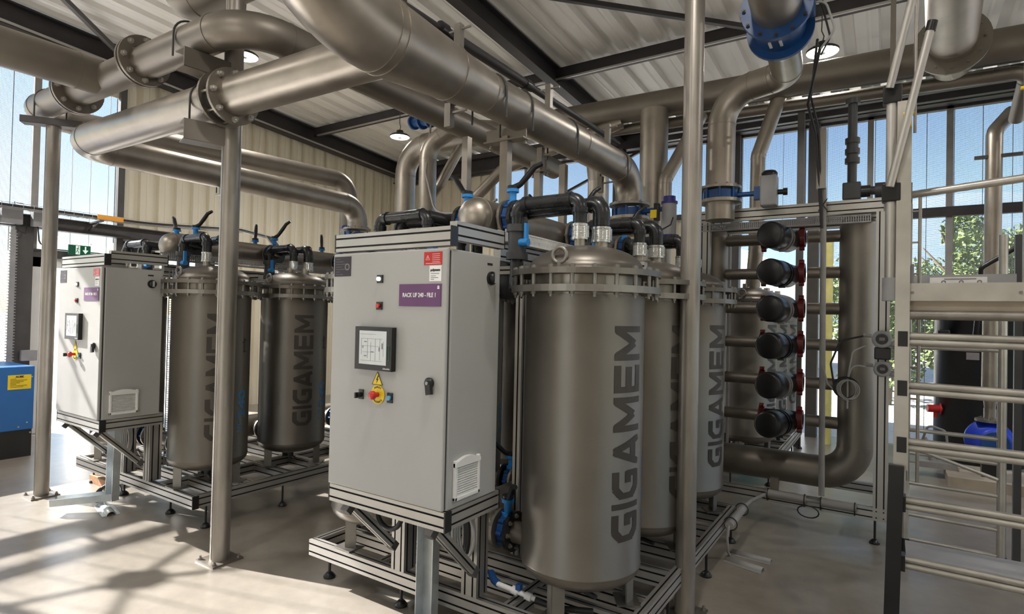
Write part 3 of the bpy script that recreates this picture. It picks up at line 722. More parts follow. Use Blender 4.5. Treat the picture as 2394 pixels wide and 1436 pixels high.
    for ch, a0 in (('ARRET', pi/2), ('URGENCE', -pi/2)):
        for i, l_ in enumerate(ch):
            a = a0-(i-(len(ch)-1)/2)*0.27*(1 if a0 > 0 else -1); p = c+V((cos(a)*0.037, -0.0035, sin(a)*0.037))
            u = V((sin(a), 0, -cos(a)))*(1 if a0 > 0 else -1)
            text('print', l_, 0.013, p, u, V((cos(a), 0, sin(a)))*(1 if a0 > 0 else -1), INK, s, 0.0003)
    hb = MB(); hb.cyl(c+V((0, -0.003, 0)), c+V((0, -0.03, 0)), 0.012); hb.lathe(c+V((0, -0.026, 0)), (0, -1, 0), [(0.012, 0), (0.021, 0.004), (0.021, 0.018), (0.015, 0.025), (0.001, 0.026)], 24)
    part('stop_button', hb, REDP, s)
    s = plate('selector_base', 0.285, 0.385, 0.325, 0.425, 0.006, BLK); c = V(P(0.303, 0.403))
    part('selector_knob', MB().cyl(c, c+V((0, -0.03, 0)), 0.012).box(c+V((-0.004, -0.042, -0.014)), c+V((0.004, -0.02, 0.014))), BLK, s)
    s = plate('button_base', 0.54, 0.385, 0.585, 0.425, 0.006, BLK); c = V(P(0.563, 0.405))
    part('push_button', MB().cyl(c+V((0, -0.006, 0)), c+V((0, -0.016, 0)), 0.012), BLED, s)
    # swing handle
    c = V(P(0.885, 0.482)); g = MB(); g.lathe(c, (0, -1, 0), [(0.024, 0), (0.026, 0.012), (0.018, 0.022), (0.001, 0.024)], 20)
    g.obox(c+V((0.0, -0.014, 0.005)), c+V((0.012, -0.018, -0.052)), 0.030, 0.018, (0, 1, 0)); s = part('door_handle', g, BLK, dr)
    part('lock_barrel', MB().cyl(c+V((0, -0.024, 0)), c+V((0, -0.027, 0)), 0.008), CASE, s)
    # side wall fittings (x1 face)
    S = lambda w, v: V((x1, y0+w*(y1-y0), z0+v*H))
    c = S(0.80, 0.90); g = MB(); g.cyl(c, c+V((0.012, 0, 0)), 0.034, n=28); g.lathe(c+V((0.012, 0, 0)), (1, 0, 0), [(0.026, 0), (0.026, 0.014), (0.02, 0.018), (0.001, 0.018)], 24)
    s = part('main_switch', g, BLK, body); part('switch_lever', MB().obox(c+V((0.034, 0, -0.024)), c+V((0.034, 0, 0.024)), 0.012, 0.016, (1, 0, 0)), BLK if False else CASE, s)
    c = S(0.78, 0.958); s = part('switch_label', MB().box(c+V((0, -0.022, -0.006)), c+V((0.001, 0.022, 0.006))), INK, body)
    a, c = S(0.16, 0.03), S(0.62, 0.185)
    g = MB(); y_0, y_1, za, zb = a[1], c[1], a[2], c[2]
    g.bevbox((x1-0.0, y_0, za), (x1+0.018, y_0+0.018, zb), 0.004); g.bevbox((x1, y_1-0.018, za), (x1+0.018, y_1, zb), 0.004); g.bevbox((x1, y_0, za), (x1+0.018, y_1, za+0.02), 0.004)
    prof = []
    for i in range(9):
        f = i/8; prof.append((x1, y_0+(y_1-y_0)*f, zb-0.012+0.022*sin(pi*f)))
    g.poly([(x1, y_0, zb-0.03)]+prof+[(x1, y_1, zb-0.03)], 0.02, (1, 0, 0)); gf = part('ventilation_grille', g, WHITE, body)
    sl = MB(); k = 13
    for i in range(k):
        zz = za+0.025+(zb-0.055-za)*i/(k-1); sl.obox((x1+0.008, y_0+0.016, zz), (x1+0.008, y_1-0.016, zz), 0.011, 0.0045, (0.5, 0, 1))
    part('louvre', sl, WHITE, gf); part('filter_mat', MB().box((x1, y_0+0.01, za+0.01), (x1+0.002, y_1-0.01, zb-0.02)), GREYT, gf)
    # carrying frame of double profiles, above and below
    for z, hh, pr in ((z1+0.055, 0.09, 1), (z0-0.048, 0.09, 0)):
        beam(t, (x0-0.0, y0+0.035, z), (x1-0.0, y0+0.035, z), 0.045, hh, name='frame_profile', caps=(0, 1) if pr else (0, 1))
        beam(t, (x1-0.0225, y0+0.06, z+(0.03 if pr else 0)), (x1-0.0225, y1+0.03, z+(0.03 if pr else 0)), 0.045, hh+0.0 if not pr else 0.09, name='frame_profile', caps=(1,))
        beam(t, (x0+0.0225, y0+0.06, z), (x0+0.0225, y1+0.03, z), 0.045, hh, name='frame_profile')
    # struts
    for px in (x0+0.13, x1-0.085):
        beam(t, (px, 2.075, z0-0.095), (px, 2.375, 0.305), 0.045, 0.045, (0, 1, 1), 'strut', caps=())
        part('strut_end', MB().obox((px, 2.37, 0.31), (px, 2.40, 0.28), 0.047, 0.047, (0, 1, 1)), GBEAM, t)
        part('bracket', MB().obox((px, 2.045, z0-0.095), (px, 2.075, z0-0.125), 0.047, 0.055, (0, 1, 1)), GBEAM, t)
    return t
CB1 = cabinet(-2.46, -1.68, 2.03, 2.45, 0.70, 1.905, 'grey control cabinet in front, large screen and purple name sign facing left', True, 1)
CB2 = cabinet(-6.00, -5.19, 2.03, 2.49, 0.70, 1.92, 'grey control cabinet at the left rear, beside the thin round post near the bright doorway', False, 2)

# the cabinets are about 1.06 m tall
for c_, l_ in ((CB1, (-1.8216, 1.9712, 0.808)), (CB2, (-4.9236, 1.9888, 0.808))):
    c_.scale = (0.88, 0.88, 0.88); c_.location = l_

# white cable channels dropping from the cabinets to the floor
def channel(pts, w, h, label):
    b = MB()
    for a, c in zip(pts[:-1], pts[1:]):
        d = (V(c)-V(a)).normalized(); u = V((0, -1, 0)) if abs(d.z) > 0.9 else V((0, 0, 1))
        r = d.cross(u)
        b.obox(V(a), V(c), w, 0.004, u)
        for s in (-1, 1): b.obox(V(a)+r*s*w/2+u*h/2, V(c)+r*s*w/2+u*h/2, 0.004, h, u)
    return solo('cable_channel', b, ZINC, label, 'cable channel')
channel([(-1.87, 2.185, 0.70), (-1.87, 2.18, 0.05), (-2.12, 1.70, 0.03)], 0.10, 0.05, 'pale zinc cable channel under the front cabinet, bent forward onto the floor')
channel([(-5.04, 2.12, 0.70), (-5.06, 2.12, 0.10), (-5.36, 1.82, 0.07)], 0.11, 0.05, 'pale zinc cable channel by the left rack, running out toward the thin post')

# ------------------------------------------------------------------ central header, branch valves and black pipework of a rack
def butterfly(parent_label, c, d, R, stem_dir, lever_dir, label, group=None):
    """wafer butterfly valve with lever; c centre, d pipe direction"""
    c = V(c); d = V(d).normalized(); sd_ = V(stem_dir).normalized(); ld = V(lever_dir).normalized()
    t = thing('butterfly_valve', label, 'valve', c, group)
    b = MB(); b.ring(c, d, R*0.62, R*0.92, 0.035, 28)
    for i in range(8):
        a = 2*pi*i/8; x, y, _ = frame_of(d); p = c+(x*cos(a)+y*sin(a))*R*0.92; b.cyl(p-d*0.016, p+d*0.016, R*0.13, n=8)
    body = part('valve_body', b, BLUE, t); b = MB(); b.cyl(c+sd_*R*0.85, c+sd_*R*1.75, 0.020, n=14); b.cyl(c+sd_*R*1.66, c+sd_*R*1.86, 0.034, n=16); b.cyl(c+sd_*R*0.85, c+sd_*R*1.05, 0.032, n=16); part('stem', b, LBLUE, body)
    p = c+sd_*R*1.9; g = MB(); l = 0.20
    side = sd_.cross(ld)
    pts = [p, p+ld*0.045+sd_*0.010, p+ld*0.09+sd_*0.045, p+ld*0.125+sd_*0.075, p+ld*0.17+sd_*0.080]
    g.tube(pts, [0.020, 0.015, 0.017, 0.015, 0.012], 10); g.cyl(p-sd_*0.01, p+sd_*0.015, 0.03, n=14); part('lever', g, BLK, t)
    return t
def pipe_thing(name, pts, r, R, m, label, cat, group=None, n=24, welds=True, collars=(), extra=None):
    pts = [V(p) for p in pts]; fp = fillet(pts, R)
    b = MB(); b.tube(fp, r, n)
    if extra: extra(b)
    if welds and len(pts) > 2:
        for i in range(1, len(pts)-1):
            for q in (pts[i-1], pts[i+1]):
                d = (q-pts[i]).normalized(); rr = (R[i-1] if isinstance(R, (list, tuple)) else R)
                ang = (pts[i-1]-pts[i]).angle(pts[i+1]-pts[i]); tl = rr/math.tan(ang/2)
                if tl < (q-pts[i]).length*0.95: b.ring(pts[i]+d*tl, d, r*0.9, r+0.003, 0.007, n)
    base = min(fp, key=lambda q: q.z)
    t = thing(name, label, cat, base, group); body = part('pipe', b, m, t)
    for p, d in collars:
        part('collar', MB().ring(p, d, r*0.8, r*1.22, 0.035, n), m, t)
    return t
def coupling(parent, x, y, z0, r, h=0.075):
    b = MB(); b.cyl((x, y, z0), (x, y, z0+h), r*1.25, n=24); c = part('clear_coupling', b, CLEAR, parent)
    g = MB()
    for z in (z0+0.006, z0+h-0.006): g.ring((x, y, z), (0, 0, 1), r*0.9, r*1.32, 0.010, 24)
    g.box((x+r*1.2, y-0.01, z0+0.01), (x+r*1.45, y+0.01, z0+h-0.01)); part('clamp_band', g, SILV, c)

def rack_pipes(ox, rank, rows, left=True):
    hx, hz = -1.88+ox, 2.13
    # header
    ye = 4.55
    def ex(b):
        b.dome((hx, 2.5, hz), (0, -1, 0), 0.105, 0.09, 32); b.ring((hx, 2.50, hz), (0, 1, 0), 0.1, 0.108, 0.008); b.ring((hx, 2.72, hz), (0, 1, 0), 0.1, 0.108, 0.008)
        for y in rows:
            for s in (-1, 1): b.cyl((hx, y, hz), (hx+s*0.13, y, hz), 0.055)
    t = pipe_thing('header_pipe', [(hx, 2.5, hz), (hx, ye, hz)], 0.105, 0.1, STEEL, 'horizontal steel header with domed end above the %s rack' % rank, 'pipe', extra=ex, n=32)
    for y in rows:
        for s in (-1, 1): flange(t, (hx+s*0.125, y, hz), (-s, 0, 0), 0.05, 0.10, 0.016, 8, STEEL, me=BOLTS)
    for j, y in enumerate(rows):
        nth = ('first', 'second', 'third')[j]
        for s, cx in ((1, AX), (-1, BX)):
            if s == -1 and not left: continue
            cx += ox; sidew = 'right' if s > 0 else 'left'
            ty = RY[j]
            v = butterfly('', (hx+s*0.155, y, hz), (1, 0, 0), 0.085, (0, 0, 1), (0.35*s if j else (0.75 if s > 0 else -0.9), 0.25, 0.25) , 'blue butterfly valve, %s branch, %s side of the %s rack header' % (nth, sidew, rank), 'branch valves on the rack headers')
            fx = hx+s*0.185
            # black pipe loop: flange, run, elbow, drop onto the tank
            xa, ya = cx-0.01, ty-0.05; xb, yb = cx+0.05, ty+0.06
            zt = 2.16
            b = MB(); b.ring((fx, y, hz), (1, 0, 0), 0.03, 0.095, 0.022, 28)
            b.tube(fillet([(fx, y, hz), (fx+s*0.09, y, hz), (fx+s*0.09, y, zt), (xa, y, zt)] if False else [(fx, y, hz), (fx+s*0.05, y, zt-0.01), (xb, yb, zt-0.01)], 0.03), 0.036, 18)
            b.tube(fillet([(xb-s*0.06, yb, zt-0.01), (xb, yb, zt-0.01), (xb, yb, 2.04)], 0.05), 0.042, 18)
            bx, by = fx+s*0.115, ya
            b.tube(fillet([(bx, by, 1.86), (bx, by, zt), (xa, ya, zt), (xa, ya, 2.04)], 0.045), 0.033, 18)
            b.tube([(fx+s*0.04, y, hz), (fx+s*0.08, (y+by)/2, hz+0.01), (bx, by, zt-0.01)], 0.034, 16)
            for p, d in (((bx, by, zt-0.05), (0, 0, 1)), ((bx+s*0.05, by, zt), (1, 0, 0)), ((xa-s*0.055, ya, zt), (1, 0, 0)), ((xa, ya, zt-0.055), (0, 0, 1))):
                b.cyl(V(p)-V(d)*0.012, V(p)+V(d)*0.012, 0.039, n=18)
            tt = thing('black_pipework', 'black plastic pipe loop onto %s tank, %s side of the %s rack' % (nth, sidew, rank), 'pipe', (xa, ya, 1.97), 'black pipe loops onto the tank lids')
            part('pipe', b, PVC, tt); coupling(tt, xa, ya, 1.965, 0.030); coupling(tt, xb, yb, 1.960, 0.036)
            # ball valve on the drop
            q = MB(); q.cyl((bx, by, 1.90), (bx, by, 2.05), 0.046); 
            for z in (1.90, 2.04): q.cyl((bx, by, z-0.018), (bx, by, z+0.018), 0.055, n=28)
            q.cyl((bx, by, 1.78), (bx, by, 1.87), 0.034); q.tube(fillet([(bx, by, 1.80), (bx, by, 1.74), (bx-0.02*s, by+0.1, 1.74)], 0.04), 0.034, 14)
            bv = part('ball_valve', q, DGREY, tt)
            part('valve_handle', MB().obox((bx+0.065, by-0.02, 1.95), (bx+0.065, by-0.02, 2.06), 0.022, 0.014, (1, 0, 0)).cyl((bx+0.03, by-0.02, 1.965), (bx+0.078, by-0.02, 1.965), 0.02), LBLUE, bv)
    return t
rack_pipes(0.0, 'front', (2.62, 3.40, 4.20)); rack_pipes(-3.22, 'left', (2.62, 3.37, 4.17))
# perforated wiring duct along the upper rail
def duct(p0, p1, w, h, label, m=WHITE, rot=None):
    """slotted cable duct: comb walls"""
    b = MB(); p0 = V(p0); p1 = V(p1); L = (p1-p0).length; d = (p1-p0).normalized(); k = int(L/0.0155)
    u = V((0, 0, 1)) if abs(d.z) < 0.9 else V((0, -1, 0)); r = d.cross(u)
    b.obox(p0-u*h*0.46, p1-u*h*0.46, w, h*0.08, u)
    for s in (-1, 1):
        b.obox(p0+r*s*w/2+u*h*0.44, p1+r*s*w/2+u*h*0.44, 0.004, h*0.12, u); b.obox(p0+r*s*w/2-u*h*0.40, p1+r*s*w/2-u*h*0.40, 0.004, h*0.16, u); b.obox(p0+r*s*w/2, p1+r*s*w/2, 0.004, h*0.05, u)
        for i in range(k+1):
            q = p0+d*(L*i/k); b.obox(q+r*s*w/2-u*h/2, q+r*s*w/2+u*h/2, 0.006, 0.003, r)
    return solo('wiring_duct', b, m, label, 'cable duct')
duct((-1.71, 2.50, 2.02), (-1.71, 4.4, 2.02), 0.05, 0.065, 'white slotted wiring duct along the top rail of the front rack')
duct((-4.93, 2.35, 2.02), (-4.93, 4.4, 2.02), 0.05, 0.065, 'slotted wiring duct along the top rail of the left rack', CASE)
duct((-5.15, 2.56, 0.26), (-5.15, 2.56, 1.93), 0.06, 0.06, 'upright slotted wiring duct behind the rear cabinet', CASE)

# bottom feed pipes with valves
for ox, rank in ((0, 'front'), (-3.22, 'left')):
    def ex(b, ox=ox):
        for y in RY:
            if y < 2.6: b.cyl((-1.88+ox, y, 0.50), (-1.88+ox, 2.7, 0.50), 0.06)
            b.cyl((-1.88+ox, y, 0.50), (-1.88+ox+0.2, y, 0.50), 0.055); b.cyl((-1.88+ox, y, 0.50), (-1.88+ox-0.2, y, 0.50), 0.055)
        b.dome((-1.88+ox, 2.62, 0.50), (0, -1, 0), 0.10, 0.07)
    t = pipe_thing('header_pipe', [(-1.88+ox, 2.62, 0.50), (-1.88+ox, 4.5, 0.50)], 0.10, 0.1, STEEL2, 'low steel header running between the tanks of the %s rack' % rank, 'pipe', extra=ex)
    for j, y in enumerate(RY):
        for s in (1, -1):
            w = pipe_thing('stub_pipe', [(-1.88+ox+s*0.27, y, 0.50), (-1.88+ox+s*0.42, y, 0.50)], 0.055, 0.1, STEEL, 'short steel stub into the %s tank, %s side of the %s rack' % (('first', 'second', 'third')[j], 'right' if s > 0 else 'left', rank), 'pipe')
            flange(w, (-1.88+ox+s*0.285, y, 0.50), (s, 0, 0), 0.05, 0.10, 0.02, 8, BLK, me=BOLTS)
            butterfly('', (-1.88+ox+s*0.245, y, 0.50), (1, 0, 0), 0.085, (0.0, 0, 1), (0.5*s, -0.5, 0.1), 'blue valve low beside the %s tank, %s side of the %s rack' % (('first', 'second', 'third')[j], 'right' if s > 0 else 'left', rank), 'butterfly valves at the tank feet')
            flange(w, (-1.88+ox+s*0.205, y, 0.50), (-s, 0, 0), 0.05, 0.10, 0.016, 8, STEEL)
# small sampling valve
t = thing('sampling_valve', 'small white and blue sampling valve low at the foot of the front tank', 'valve', (-1.60, 2.36, 0.30))
part('fitting', MB().tube([(-1.56, 2.30, 0.32), (-1.43, 2.32, 0.30), (-1.34, 2.34, 0.28)], 0.012, 10).cyl((-1.48, 2.313, 0.31), (-1.45, 2.32, 0.30), 0.018).cyl((-1.41, 2.323, 0.296), (-1.38, 2.327, 0.29), 0.018), WHITE, t)
part('handle', MB().box((-1.455, 2.305, 0.315), (-1.43, 2.33, 0.34)), BLUE, t); part('inlet_hose', MB().tube([(-1.62, 2.34, 0.34), (-1.58, 2.31, 0.325), (-1.55, 2.30, 0.32)], 0.018, 10), BLUE, t)
part('hose', MB().tube([(-1.36, 2.33, 0.285), (-1.25, 2.35, 0.27), (-1.1, 2.4, 0.28)], 0.014, 10), CABLE, t)

# ------------------------------------------------------------------ overhead steel pipes
def ubolt(parent, c, d, r, side, drop=0.10):
    """round strap over a horizontal pipe, legs pointing along side"""
    c = V(c); d = V(d).normalized(); sv = V(side).normalized(); x = d.cross(sv)
    pts = [c+x*r-(-sv)*(-drop)*0+sv*(r+drop*0.3)]+[c+x*(r*cos(a))-sv*(r*sin(a)) for a in [pi*i/14 for i in range(15)]]+[c-x*r+sv*(r+drop*0.3)]
    return part('u_bolt', MB().tube(pts, 0.0065, 8), DGREY, parent)

# P1: large main
P1a, P1b = V((-2.10, 1.34, 2.95)), V((-2.03, 5.05, 2.95))
dirP = (P1b-P1a).normalized()
def P1(y): return P1a+dirP*((y-1.34)/dirP.y)
path = fillet([(-2.10, 1.34, 5.15), P1a, P1(1.98)], 0.60, 14)
b = MB(); b.tube(path, 0.187, 40)
b.tube([P1(1.98), P1(2.47), P1(2.80)], [0.187, 0.152, 0.126], 40)
fp = fillet([P1(2.80), P1b, V((-2.03, 5.05, 2.66))], 0.25, 10); b.tube(fp, 0.126, 36)
for y, r in ((1.94, 0.187), (1.99, 0.187), (2.47, 0.152), (2.80, 0.126), (4.0, 0.126), (4.78, 0.126)): b.ring(P1(y), dirP, r*0.9, r+0.004, 0.010, 40)
t = thing('main_pipe', 'largest steel pipe crossing overhead, bending up and leaving the frame at top', 'pipe', (-2.03, 5.05, 2.60), 'overhead steel pipes')
part('pipe', b, STEEL, t)
for y in (2.86, 3.16, 3.78, 4.70): ubolt(t, P1(y), dirP, 0.130, (0, 0, -1), 0.10)
fl = flange(t, (-2.03, 5.05, 2.645), (0, 0, 1), 0.12, 0.185, 0.022, 12)
# hanger irons carrying the black rod
for y in (2.64, 3.68, 4.70):
    p = P1(y); b = MB(); b.box((p.x-0.15, y-0.02, p.z-0.24), (p.x-0.105, y+0.02, p.z-0.10)); b.obox((p.x-0.13, y, p.z-0.16), (p.x+0.0, y, p.z-0.155), 0.02, 0.012); part('hanger_iron', b, GALV, t); b = MB()
    b.box((p.x-0.09, y-0.02, p.z+0.09), (p.x-0.045, y+0.02, p.z+0.36)); b.cyl((p.x-0.14, y, p.z+0.33), (p.x+0.02, y, p.z+0.33), 0.007, n=8)
    part('hanger_iron', b, GALV, t)
b = MB(); b.tube([(-2.31, -3.9, 3.32), (-2.285, 2.64, 3.32)], 0.022, 12); b.tube([(-2.285, 2.64, 3.32), (-2.275, 3.68, 3.32)], 0.034, 12); b.tube([(-2.275, 3.68, 3.32), (-2.26, 5.3, 3.32)], 0.026, 12)
t = thing('cable_conduit', 'dark conduit running parallel above the main overhead pipe', 'conduit', (-2.26, 2.87, 3.28)); part('conduit', b, BEAMM, t)
for y in (2.66, 3.62): part('coupling', MB().cyl((-2.28, y-0.04, 3.32), (-2.28, y+0.02, 3.32), 0.042), BLK, t)
b = MB(); b.tube([(-3.05, 3.0, 3.1), (-3.05, 3.0, 5.15)], 0.018, 8)
solo('hanger_rod', MB().box((-2.95, 2.95, 3.55), (-2.91, 2.99, roof_z(3)-0.0)), GBEAM, 'thin vertical hanger bar from the roof behind the main pipe', 'hanger')

# motorised butterfly valves under pipe ends
def motor_valve(c, R, label, motor=None, m=BLUE, body=CASE, cap=NAVY):
    c = V(c); t = thing('motorised_valve', label, 'valve', c-V((0, 0, 0.05)))
    b = MB(); b.cyl(c-V((0, 0, 0.035)), c+V((0, 0, 0.035)), R*0.80, n=32)
    for i in range(8):
        a = 2*pi*i/8+0.2; p = c+V((cos(a), sin(a), 0))*R*0.86; b.cyl(p-V((0, 0, 0.05)), p+V((0, 0, 0.05)), 0.009, n=8)
    part('valve_body', b, m, t)
    part('lower_flange', MB().ring(c-V((0, 0, 0.05)), (0, 0, 1), R*0.6, R, 0.025, 36), STEEL, t)
    part('lower_pipe', MB().cyl(c-V((0, 0, 0.20)), c-V((0, 0, 0.06)), R*0.68, n=28), STEEL, t)
    if motor:
        d = V(motor).normalized(); q = c+d*(R+0.12)
        part('valve_stem', MB().cyl(c+d*R*0.7, q, 0.02, n=12).obox(q-V((0, 0, 0.05)), q+V((0, 0, 0.05)), 0.06, 0.06, d), m, t)
        q = c+d*(R+0.20)
        g = MB(); g.bevbox(q+V((-0.06, -0.06, -0.11)), q+V((0.06, 0.06, 0.13)), 0.012); mb = part('actuator', g, body, t)
        part('actuator_cap', MB().lathe(q+V((0, 0, 0.13)), (0, 0, 1), [(0.058, 0), (0.06, 0.02), (0.045, 0.04), (0.001, 0.045)], 24), cap, mb)
        part('hand_shaft', MB().cyl(q+d*0.06, q+d*0.10, 0.02).cyl(q+d*0.10, q+d*0.13, 0.028), BLK if cap is not NAVY else NAVY, mb)
    return t
t = motor_valve((-2.03, 5.05, 2.57), 0.18, 'blue valve under the main overhead pipe end, white actuator with navy cap beside it')
part('valve_stem', MB().cyl((-1.90, 5.02, 2.57), (-1.64, 4.96, 2.57), 0.022), BLUE, t)
part('actuator', MB().cyl((-1.62, 4.95, 2.33), (-1.62, 4.95, 2.62), 0.062, n=24), CASE, t)
part('actuator_cap', MB().cyl((-1.62, 4.95, 2.62), (-1.62, 4.95, 2.67), 0.052, n=24).cyl((-1.62, 4.95, 2.605), (-1.62, 4.95, 2.625), 0.07, n=24), NAVY, t)
part('actuator_base', MB().cyl((-1.62, 4.95, 2.23), (-1.62, 4.95, 2.33), 0.085, n=24), NAVY, t)
part('terminal_box', MB().bevbox((-1.72, 4.83, 2.45), (-1.68, 4.89, 2.60), 0.004), BLK, t); part('tag', MB().box((-1.745, 4.82, 2.47), (-1.69, 4.826, 2.54)), YEL, t)
part('cable', MB().tube([(-1.70, 4.83, 2.45), (-1.68, 4.79, 2.38), (-1.62, 4.78, 2.36), (-1.56, 4.81, 2.40), (-1.56, 4.87, 2.47)], 0.006, 8), CABLE, t)

# Q2: flanged branch from the main pipe, left elbow, run to the back, down into a valve
q2 = [(-2.10, 2.06, 2.92), (-5.46, 1.93, 2.90), (-5.46, 4.85, 2.90), (-5.46, 4.85, 2.62)]
t = pipe_thing('steel_pipe', q2, 0.120, [0.24, 0.22], STEEL, 'long steel pipe with bolted flange beside the round column, lower of the two front pipes', 'pipe', 'overhead steel pipes', n=32)
a, c = V(q2[0]), V(q2[1]); dd = (c-a).normalized()
def Q2(x): return a+dd*((x-a.x)/dd.x)
flange(t, Q2(-3.40), -dd, 0.11, 0.172, 0.020, 8, STEEL2, me=BOLTZ); flange(t, Q2(-3.50), dd, 0.11, 0.172, 0.020, 8, STEEL2, me=BOLTZ)
part('gasket_ring', MB().ring(Q2(-3.45), dd, 0.10, 0.135, 0.08, 32), GASK, t)
g = MB()
for i in range(8):
    x_, y_, _ = frame_of(dd); p = Q2(-3.45)+(x_*cos(pi*i/4)+y_*sin(pi*i/4))*0.145; g.cyl(p-dd*0.05, p+dd*0.05, 0.009, n=8)
part('stud', g, STEEL, t)
ubolt(t, Q2(-3.66), dd, 0.123, (0, 0, -1)); ubolt(t, (-5.46, 3.15, 2.90), (0, 1, 0), 0.123, (0, 0, -1))
motor_valve((-5.46, 4.85, 2.53), 0.17, 'blue valve ending the left overhead pipe, above the front cabinet', (-0.8, 0.3, 0))
flange(t, (-5.46, 4.85, 2.61), (0, 0, 1), 0.11, 0.165, 0.02, 10, STEEL)
# Q1: upper run
q1 = [(-5.92, 5.1, 2.3), (-5.92, 5.1, 3.30), (-6.40, 1.89, 3.30), (-3.16, 1.92, 3.28), (-3.14, 5.60, 3.24)]
t = pipe_thing('steel_pipe', q1, 0.108, [0.22, 0.26, 0.28], STEEL2, 'upper steel pipe with two bolted flanges, elbows at both ends, over the thin post', 'pipe', 'overhead steel pipes', n=32)
for x, s in ((-4.32, 1), (-4.36, -1)): flange(t, (x, 1.905, 3.30), (s, 0, 0), 0.10, 0.168, 0.022, 8, STEEL2, me=BOLTZ)
for x, s in ((-5.38, 1), (-5.42, -1)): flange(t, (x, 1.90, 3.30), (s, 0, 0), 0.10, 0.178, 0.022, 8, STEEL2, me=BOLTZ)
ubolt(t, (-3.72, 1.91, 3.30), (1, 0, 0), 0.112, (0, 0, -1)); ubolt(t, (-5.92, 1.90, 3.30), (1, 0, 0), 0.112, (0, 0, -1))
# pipe joining Q1 from the near side
t = pipe_thing('steel_pipe', [(-4.92, -3.9, 3.30), (-4.92, 1.85, 3.30)], 0.13, 0.1, STEEL2, 'steel pipe entering from the upper left edge and joining the flanged upper pipe', 'pipe', 'overhead steel pipes', n=32, extra=lambda b: (b.ring((-4.92, 1.72, 3.30), (0, 1, 0), 0.12, 0.134, 0.008)))
# elbow above Q1 at the top edge
t = pipe_thing('steel_pipe', [(-4.5, 2.15, 5.0), (-4.35, 2.15, 3.78), (-2.6, 2.35, 3.92)], 0.13, 0.24, STEEL2, 'steel pipe elbow cut off by the top edge above the upper flanged pipe', 'pipe', 'overhead steel pipes', n=32)
solo('support_girder', MB().obox((-4.3, 2.0, 3.98), (-3.0, 2.2, 4.00), 0.10, 0.12), GBEAM, 'dark steel girder at the top edge above the pipe elbows', 'girder')

# columns carrying the pipes
def column(x, y, r, top, label, brackets=()):
    t = thing('pipe_support', label, 'support post', (x, y, 0)); part('post', MB().cyl((x, y, 0.012), (x, y, top), r, n=28).box((x-0.003, y-r-0.002, 0.02), (x+0.003, y-r+0.004, top)), GALV, t)
    pl = part('base_plate', MB().box((x-0.10, y-0.10, 0), (x+0.10, y+0.10, 0.012)), STEEL2, t)
    for sx in (-1, 1):
        for sy in (-1, 1): inst('bolt', BOLT, (x+sx*0.08, y+sy*0.08, 0.012), pl)
    for (p0, p1, w, h, kind) in brackets:
        b = MB(); p0 = V(p0); p1 = V(p1); u = V((0, 0, 1)); d = (p1-p0).normalized(); r_ = d.cross(u)
        b.obox(p0+r_*w/2, p1+r_*w/2, 0.008, h); b.obox(p0-u*(h/2) , p1-u*(h/2), w, 0.008); b.obox(p0+u*(h/2), p1+u*(h/2), w, 0.008)
        part('bracket', b, STEEL2 if kind else GBEAM, t)
    return t
column(-3.56, 2.10, 0.058, 5.1, 'thick round galvanised column on a square base plate in the sunlit floor', [((-3.67, 1.84, 2.70), (-3.60, 2.08, 2.70), 0.12, 0.12, 1), ((-3.60, 1.78, 3.11), (-3.58, 2.06, 3.11), 0.12, 0.11, 1)])
column(-5.94, 1.93, 0.052, 3.12, 'thin round steel post standing left of the rear cabinet', [((-6.05, 1.75, 3.14), (-5.80, 2.1, 3.14), 0.10, 0.05, 0)])
column(-0.916, 3.176, 0.053, 4.0, 'slim round galvanised post rising full height in front of the second tank', [])
bpy.data.objects['pipe_support.002'].name  # post continues to the roof
o = bpy.data.objects['pipe_support.002'].children[0]
part('post_extension', MB().cyl((-0.916, 3.176, 4.0), (-0.916, 3.176, roof_z(3.18)), 0.053, n=28), GALV, bpy.data.objects['pipe_support.002'])
# short posts under the main pipes, standing on the rack
def stand(x, y, z0, z1, label, plate=True, r=0.03, m=STEEL):
    t = thing('pipe_stand', label, 'support post', (x, y, z0), 'short stands under the overhead pipes')
    part('post', MB().box((x-r, y-r, z0), (x+r, y+r, z1)), m, t)
    if plate: 
        b = MB(); w = 0.16 if r > 0.028 else 0.07; b.box((x-w, y-0.005, z1-0.03), (x+w, y+0.005, z1+0.06)); b.box((x-w, y-0.04, z1-0.035), (x+w, y+0.04, z1-0.025)); p = part('saddle_plate', b, STEEL2, t)
        for s in (-1, 1): inst('bolt', BOLT, (x+s*w*0.85, y+0.02, z1-0.06), p)
    return t
stand(-2.17, 3.20, 2.0, 2.80, 'stand with saddle plate under the main pipe between its two straps')
stand(-3.05, 3.9, 2.0, 3.12, 'plain stand left of the saddle stand, carrying the pipe behind', False)
stand(-2.24, 3.75, 2.0, 2.72, 'stand with small head plate right of the saddle stand', True, 0.026)
stand(-2.35, 4.35, 2.0, 2.9, 'rear stand under the main pipe, beside the high windows', False, 0.028)
stand(-5.46, 3.15, 1.95, 2.75, 'thin stand under the left overhead pipe, rising behind the tank lids', True, 0.02, CONDUIT)
solo('rail_beam', MB().box((-3.6, 4.60, 1.98), (-2.0, 4.66, 2.10)), STEEL2, 'steel beam crossing behind the front header, carrying the short stands', 'beam')

